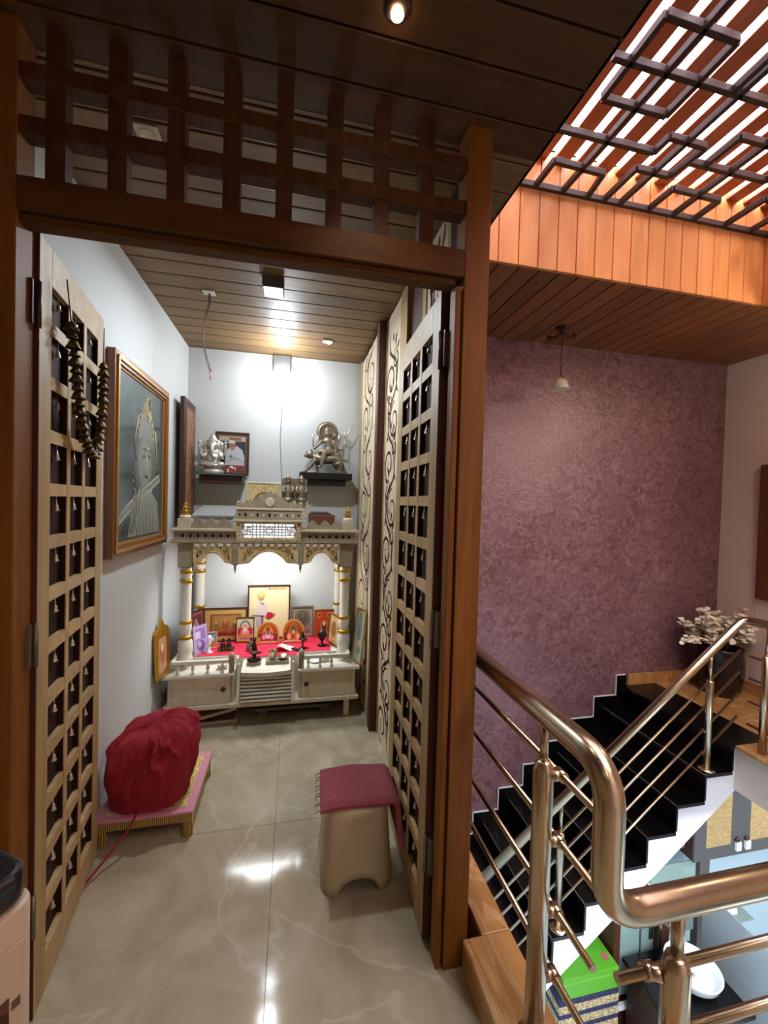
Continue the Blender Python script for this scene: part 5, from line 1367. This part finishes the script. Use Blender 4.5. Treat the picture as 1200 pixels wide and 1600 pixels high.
for z in BZ:
    pipe('rail_bar', [(RXL + .048, 1.95, z), (RXL + .048, .752, z)], .0085, rl, n=12)
    for py in (.885, 1.75):
        m = MB(); m.tube([(RXL + .02, py, z), (RXL + .052, py, z)], [.013, .013], 12); m.tube([(RXL + .048, py - .014, z), (RXL + .048, py + .014, z)], .0135, 12); m.build('bracket', M['steel'], rl)
for px in (.785, 1.75):
    p = MB().lathe((px, .672, 0), [(.026, .1), (.026, .50), (.020, .52), (.012, .525)], 20).build('post', M['steel'], rl)
    MB().tube([(px, .672, .52), (px, .672, .62)], .012, 12).build('post_rod', M['steel'], p)
for z in (.463, .315, .18):
    pipe('rail_bar', [(.672, .703, z), (2.2, .703, z)], .0105, rl, n=12)
    for px in (.785, 1.75):
        m = MB(); m.tube([(px - .02, .68, z + .012), (px - .034, .703, z), (px - .038, .715, z - .006)], .0135, 12); m.tube([(px - .048, .703, z), (px - .022, .703, z)], .0155, 12); m.build('bracket', M['steel'], rl)
# far railing : climbs with the stairs, then turns along the landing
SL = RI / TR; FYR = 1.985
fr = thing('stair_railing', 'slim steel railing climbing the black stairs and turning along the landing', 'railing', (2.0, FYR, -.5))
bx0_, bz0_ = 2.70, .775
lo = .95
hp = fillet([(lo, FYR, bz0_ - SL * (bx0_ - lo)), (bx0_, FYR, bz0_), (bx0_ + .02, FYR - .05, bz0_ + .004), (2.72, -1.5, bz0_ + .004)], .07, 8)
pipe('handrail', hp, .024, fr)
for dz in (.225, .36, .50, .64):
    pipe('rail_bar', [(lo, FYR + .03, bz0_ - SL * (bx0_ - lo) - dz), (2.735, FYR + .03, bz0_ - dz + .028)], .0075, fr, n=10)
    pipe('rail_bar', [(2.72, 1.945, bz0_ - dz + .015), (2.72, -1.5, bz0_ - dz + .015)], .0075, fr, n=10)
def railz(x): return bz0_ - SL * (bx0_ - x)
for k, px in enumerate((2.475, 1.49)):
    kk = math.ceil((X0 - .0 - px) / TR); base = STOP - RI * kk + .0015
    p = MB().lathe((px, FYR, 0), [(.02, base), (.02, railz(px) - .19), (.016, railz(px) - .18), (.010, railz(px) - .178)], 16).build('post', M['steel'], fr)
    MB().tube([(px, FYR, railz(px) - .18), (px, FYR, railz(px) - .01)], .009, 10).build('post_rod', M['steel'], p)
    MB().lathe((px, FYR, base), [(.045, 0), (.045, .006), (.022, .012)], 18).build('post_base', M['steel'], p)
    for dz in (.225, .36, .50, .64):
        MB().tube([(px, FYR + .01, railz(px) - dz), (px, FYR + .034, railz(px) - dz)], .010, 10).build('bracket', M['steel'], fr)
for py in (1.845, .6):
    p = MB().lathe((2.70, py, 0), [(.02, STOP), (.02, .60), (.01, .605)], 16).build('post', M['steel'], fr)
    MB().tube([(2.70, py, .60), (2.712, py, .765)], .009, 10).build('post_rod', M['steel'], p)
# pendant lamp near the mauve wall
pd = thing('pendant_lamp', 'small pale bell-shaped pendant lamp hanging in front of the mauve wall', 'pendant lamp', (1.735, 2.49, 2.2))
m = MB(); m.lathe((1.745, 2.50, SCEIL), [(.045, 0), (.045, -.012), (.02, -.03), (.006, -.032)][::-1], 16); m.build('ceiling_rose', M['darkwood'], pd)
m = MB(); m.tube([(1.745, 2.50, SCEIL - .03), (1.738, 2.49, 2.30)], .003, 6); m.build('cord', M['wire'], pd)
m = MB(); m.lathe((1.737, 2.49, 0), [(.060, 2.228), (.050, 2.255), (.040, 2.282), (.028, 2.294), (.006, 2.302), (.004, 2.31)], 20); m.build('shade', M['shade'], pd, solid=.003)
m = MB()
for a in (0, 2.1, 4.2):
    m.tube([(1.745, 2.50, SCEIL - .03), (1.745 + .05 * math.cos(a), 2.50 + .05 * math.sin(a), SCEIL - .06), (1.745 + .09 * math.cos(a), 2.50 + .09 * math.sin(a), SCEIL - .045)], .006, 8); m.lathe((1.745 + .09 * math.cos(a), 2.50 + .09 * math.sin(a), SCEIL - .06), [(.016, 0), (.014, .02), (.004, .03)], 10)
m.build('arms', M['darkwood'], pd)
# potted flowers on the landing
pc = V((3.27, 2.55, STOP)); pt = thing('potted_flowers', 'cream flowers in a dark glazed pot in the corner of the landing', 'potted plant', pc)
m = MB(); m.lathe(pc, [(.115, .001), (.135, .05), (.150, .16), (.150, .26), (.140, .34), (.145, .36), (.132, .36), (.12, .32), (.001, .31)], 28); m.build('pot', M['pot'], pt)
rr = random.Random(21); fl = MB(); lf = MB(); stm = MB()
for q in range(38):
    a = rr.uniform(0, 2 * PI); el = rr.uniform(.15, 1.25); L_ = rr.uniform(.22, .40)
    tip = pc + V((math.cos(a) * math.cos(el) * L_ * .95 - .05, math.sin(a) * math.cos(el) * L_ * .55 - .03, .36 + math.sin(el) * L_ * .9))
    b0 = pc + V((rr.uniform(-.03, .03), rr.uniform(-.03, .03), .32)); mid = (b0 + tip) / 2 + V((0, 0, .05))
    stm.tube([b0, mid, tip], .003, 5)
    for w in range(7):
        c = tip + (mid - tip) * (w / 9) + V((rr.uniform(-.025, .025), rr.uniform(-.025, .025), rr.uniform(-.02, .02)))
        for pz in range(3):
            aa = rr.uniform(0, 6.28); ex = V((math.cos(aa), math.sin(aa), rr.uniform(-.4, .5))).normalized(); ey = ex.cross(V((rr.uniform(-1, 1), rr.uniform(-1, 1), 1))).normalized()
            s_ = rr.uniform(.026, .044); pl = [(0, 0), (s_ * .5, -s_ * .45), (s_ * 1.15, -s_ * .3), (s_ * 1.3, 0), (s_ * 1.15, s_ * .3), (s_ * .5, s_ * .45)]
            fl.add([c + ex * u + ey * v + V((0, 0, .006 * math.sin(u * 60))) for u, v in pl], [tuple(range(6))])
    if q % 2:
        c = mid; ex = (tip - mid).normalized(); ey = ex.cross(V((0, 0, 1))).normalized()
        lf.add([c + ex * u + ey * v for u, v in leafpoly(0, 0, .09, .03, rr.uniform(-.6, .6))], [tuple(range(32))])
fl.build('blossoms', M['petal'], pt); stm.build('stems', M['leafg'], pt); lf.build('leaves', M['leafg'], pt)
# picture on the right wall
wp = thing('wall_picture', 'brown framed picture cut off at the edge, on the cream landing wall', 'framed picture', (RX - .02, 2.05, .78))
m = MB(); m.box(RX - .035, RX, 1.65, 2.47, .78, 1.80); m.build('frame', wood('wall_frame', '#5c2f18', '#7a4323', 'z'), wp, bev=.004)
m = MB(); m.box(RX - .038, RX - .03, 1.74, 2.38, .87, 1.71); m.build('canvas', M['carved'], wp)

# ================================================================== STOREY BELOW
# bamboo-front wall cabinet under the landing
bc = thing('bamboo_cabinet', 'wall cabinet with bamboo fronts and grey frames seen below the landing', 'cabinet', (4.0, 2.9, -1.3))
CY = 2.70; cz0, cz1, cx0, cx1 = -1.46, -.50, 3.28, 5.6
MB().box(cx0, cx1, CY + .012, 3.058, cz0, cz1).build('carcass', M['darkwood'], bc, bev=.003)
for xa, xb in ((cx0, cx0 + .12), (3.66, 3.86), (4.5, 4.68)): MB().box(xa, xb, CY - .002, CY + .012, cz0 + .10, cz1).build('stile', M['slate'], bc)
pass
m = MB(); m.box(cx0, cx1, CY - .002, CY + .012, cz0, cz0 + .10); m.build('bottom_rail', M['slate'], bc)
for a, b in ((cx0 + .12, 3.66), (3.86, 4.5), (4.68, 5.6)):
    d = MB().box(a, b, CY, CY + .010, cz0 + .10, cz1).build('bamboo_door', M['bamboo'], bc)
for x in (3.70, 3.80):
    m = MB(); m.box(x, x + .052, CY - .02, CY - .002, cz0 + .045, cz0 + .115, 0); m.ell((x + .02, CY - .01, cz0 + .135), (.028, .012, .02), 10, 1); m.build('handle', [M['ceramic'], M['darkwood']], bc)
# dark post + glass partition beneath it
MB().box(3.40, 3.50, 2.74, 2.80, LZ, cz0 - .001).build('dark_post', M['slate'], label='grey-brown post standing under the bamboo cabinet', cat='post')
gp = thing('glass_partition', 'greenish glass partition with white edge below the white stair side', 'glass partition', (3.1, 2.78, -2.0))
MB().box(2.93, 3.38, 2.76, 2.768, -2.1, -1.5).build('pane', glass('greenish_pane', '#bcd8cf', .05, .55, '#cfe6dd'), gp)
MB().bar((2.9, 2.75, -1.62), (3.12, 2.75, -1.82), .012, .02).build('edge_trim', M['ceramic'], gp)
# frosted glass cabinet between dark posts
fc = thing('display_cabinet', 'dark framed cabinet with frosted teal glass beside the wash basin', 'cabinet', (2.8, 2.8, LZ))
m = MB(); m.box(2.56, 2.62, 2.72, 3.05, LZ, -1.85); m.box(2.98, 3.07, 2.70, 3.05, LZ, -1.80); m.box(2.62, 2.98, 2.74, 3.05, LZ, -2.56); m.box(2.62, 2.98, 2.9, 3.05, -2.56, -1.85)
m.build('frame', M['leafedge'], fc, bev=.003)
MB().box(2.622, 2.84, 2.76, 2.775, -2.51, -1.85).build('glass_door', M['tealpanel'], fc)
MB().box(2.86, 2.978, 2.76, 2.775, -2.51, -1.85).build('glass_door', M['tealpanel'], fc)
MB().box(2.60, 3.0, 2.70, 2.735, -2.56, -2.525).build('sill', M['ceramic'], fc, bev=.003)
MB().box(2.66, 2.70, 2.765, 2.757, -2.45, -1.95).build('reflection_strip', M['ceramic'], fc) if False else None
# wash counter with round basin
wc = thing('wash_counter', 'black granite wash counter below the foreground railing', 'counter', (2.98, 2.4, LZ))
MB().box(2.62, 3.27, 2.19, 2.698, -2.145, -2.11).build('top', M['granite'], wc, bev=.004)
MB().box(2.66, 3.22, 2.24, 2.68, LZ, -2.146).build('cabinet_body', M['darkwood'], wc, bev=.003)
for x in (2.80, 3.06): MB().box(x, x + .03, 2.228, 2.239, -2.32, -2.28).build('handle', M['steel'], wc)
bs = thing('wash_basin', 'round white vessel basin on the black granite counter', 'basin', (3.02, 2.455, -2.1095))
MB().lathe((3.02, 2.455, 0), [(.09, -2.1095), (.13, -2.09), (.165, -2.05), (.182, -2.0), (.185, -1.992), (.177, -1.992), (.155, -2.03), (.10, -2.062), (.001, -2.07)], 36).build('bowl', M['ceramic'], bs)
MB().lathe((3.02, 2.455, 0), [(.016, -2.068), (.016, -2.062), (.001, -2.062)], 14).build('drain', M['steel'], bs)
tp = thing('basin_tap', 'slender steel tap rising behind the white vessel basin', 'tap', (2.96, 2.685, -2.1095))
MB().tube(fillet([(2.96, 2.685, -2.1095), (2.96, 2.685, -1.86), (2.975, 2.58, -1.85), (2.98, 2.56, -1.9)], .03), .010, 10).build('spout', M['steel'], tp)
sg = thing('side_screen', 'pale glass side screen to the right of the black wash counter', 'glass screen', (3.4, 2.5, LZ))
MB().box(3.42, 3.428, 2.0, 2.72, -2.7, -1.72).build('pane', glass('milky_pane', '#dfe8ee', .05, .5, '#e6eef2'), sg)
MB().box(3.415, 3.433, 1.985, 2.0, LZ, -1.72).build('edge_profile', M['ceramic'], sg)
so = thing('soap_tray', 'small glass tray with a white soap holder fixed near the glass screen', 'tray', (3.5, 2.6, -1.80))
MB().box(3.436, 3.66, 2.50, 2.66, -1.812, -1.80).build('glass_plate', glass('tray_glass', '#b9cfc8', .05, .5, '#cfe0da'), so)
MB().lathe((3.53, 2.60, 0), [(.05, -1.80), (.06, -1.785), (.055, -1.77), (.03, -1.765), (.001, -1.77)], 18).build('soap_holder', M['ceramic'], so)
# green carton on a striped woven hamper
hm = thing('woven_hamper', 'woven jute hamper with navy stripes under the staircase', 'hamper', (2.3, 2.8, LZ))
m = MB(); hz = -2.265; hb = LZ; n = 7
for i in range(n):
    z0 = hb + (hz - hb) * i / n; z1 = hb + (hz - hb) * (i + 1) / n
    m.box(2.02, 2.54, 2.63, 2.98, z0, z0 + (z1 - z0) * .6, 0); m.box(2.022, 2.538, 2.632, 2.978, z0 + (z1 - z0) * .6, z1, 1)
m.build('basket', [M['jute'], M['navy']], hm)
gc = thing('green_carton', 'bright green carton with a red and yellow swoosh standing on the woven hamper', 'carton', (2.3, 2.8, hz))
MB().box(2.05, 2.535, 2.635, 2.96, hz + .001, -2.10).build('box', M['green'], gc, bev=.003)
m = MB(); zt = -2.0988
for w, c, off in ((.03, 0, 0), (.035, 1, .035)):
    L, R = [], []
    for i in range(15):
        u = i / 14; x = 2.10 + .36 * u; y = 2.76 + off + .15 * u * u
        L.append((x, y + w / 2)); R.append((x, y - w / 2))
    for i in range(14): m.add([V((q[0], q[1], zt + .0003 * c)) for q in (L[i], R[i], R[i + 1], L[i + 1])], [(0, 1, 2, 3)], c)
m.build('logo_print', [M['red'], M['yellow']], gc); m = MB()
for a in range(5): m.flat(ell2(2.48 + .018 * math.cos(a * 1.26), 2.72 + .018 * math.sin(a * 1.26), .012, .012, 10), (0, 0, zt + .0005 + .0001 * a), (1, 0, 0), (0, 1, 0), 0)
m.build('flower_print', col('#c0506a'), gc)
MB().box(2.05, 2.535, 2.6335, 2.6348, -2.15, -2.144).build('seam_line', col('#7cc040'), gc)

# ================================================================== WORLD, CAMERA
w = bpy.data.worlds.new('world'); S.world = w; w.use_nodes = True
w.node_tree.nodes['Background'].inputs['Color'].default_value = (.8, .75, .7, 1); w.node_tree.nodes['Background'].inputs['Strength'].default_value = .05
F_, YAW, PIT, ROL = 645.0, math.radians(12.33), math.radians(-1.24), math.radians(1.6)
fw = V((math.sin(YAW) * math.cos(PIT), math.cos(YAW) * math.cos(PIT), math.sin(PIT)))
r0 = V((math.cos(YAW), -math.sin(YAW), 0)); u0 = r0.cross(fw)
rt = r0 * math.cos(ROL) + u0 * math.sin(ROL); up = -r0 * math.sin(ROL) + u0 * math.cos(ROL)
cam = bpy.data.cameras.new('camera'); co = bpy.data.objects.new('camera', cam); COL.objects.link(co)
co.matrix_world = Matrix(((rt.x, up.x, -fw.x, 0), (rt.y, up.y, -fw.y, 0), (rt.z, up.z, -fw.z, 1.43), (0, 0, 0, 1)))
cam.sensor_fit = 'VERTICAL'; cam.sensor_height = 36; cam.lens = F_ * 36 / 1600; cam.clip_start = .02
S.camera = co
S.view_settings.view_transform = 'Standard'; S.view_settings.look = 'None'; S.view_settings.exposure = -.2
S.cycles.use_denoising = True; S.cycles.sample_clamp_indirect = 6; S.cycles.max_bounces = 8; S.cycles.diffuse_bounces = 5
S.cycles.blur_glossy = .1; S.cycles.caustics_reflective = False; S.cycles.caustics_refractive = False
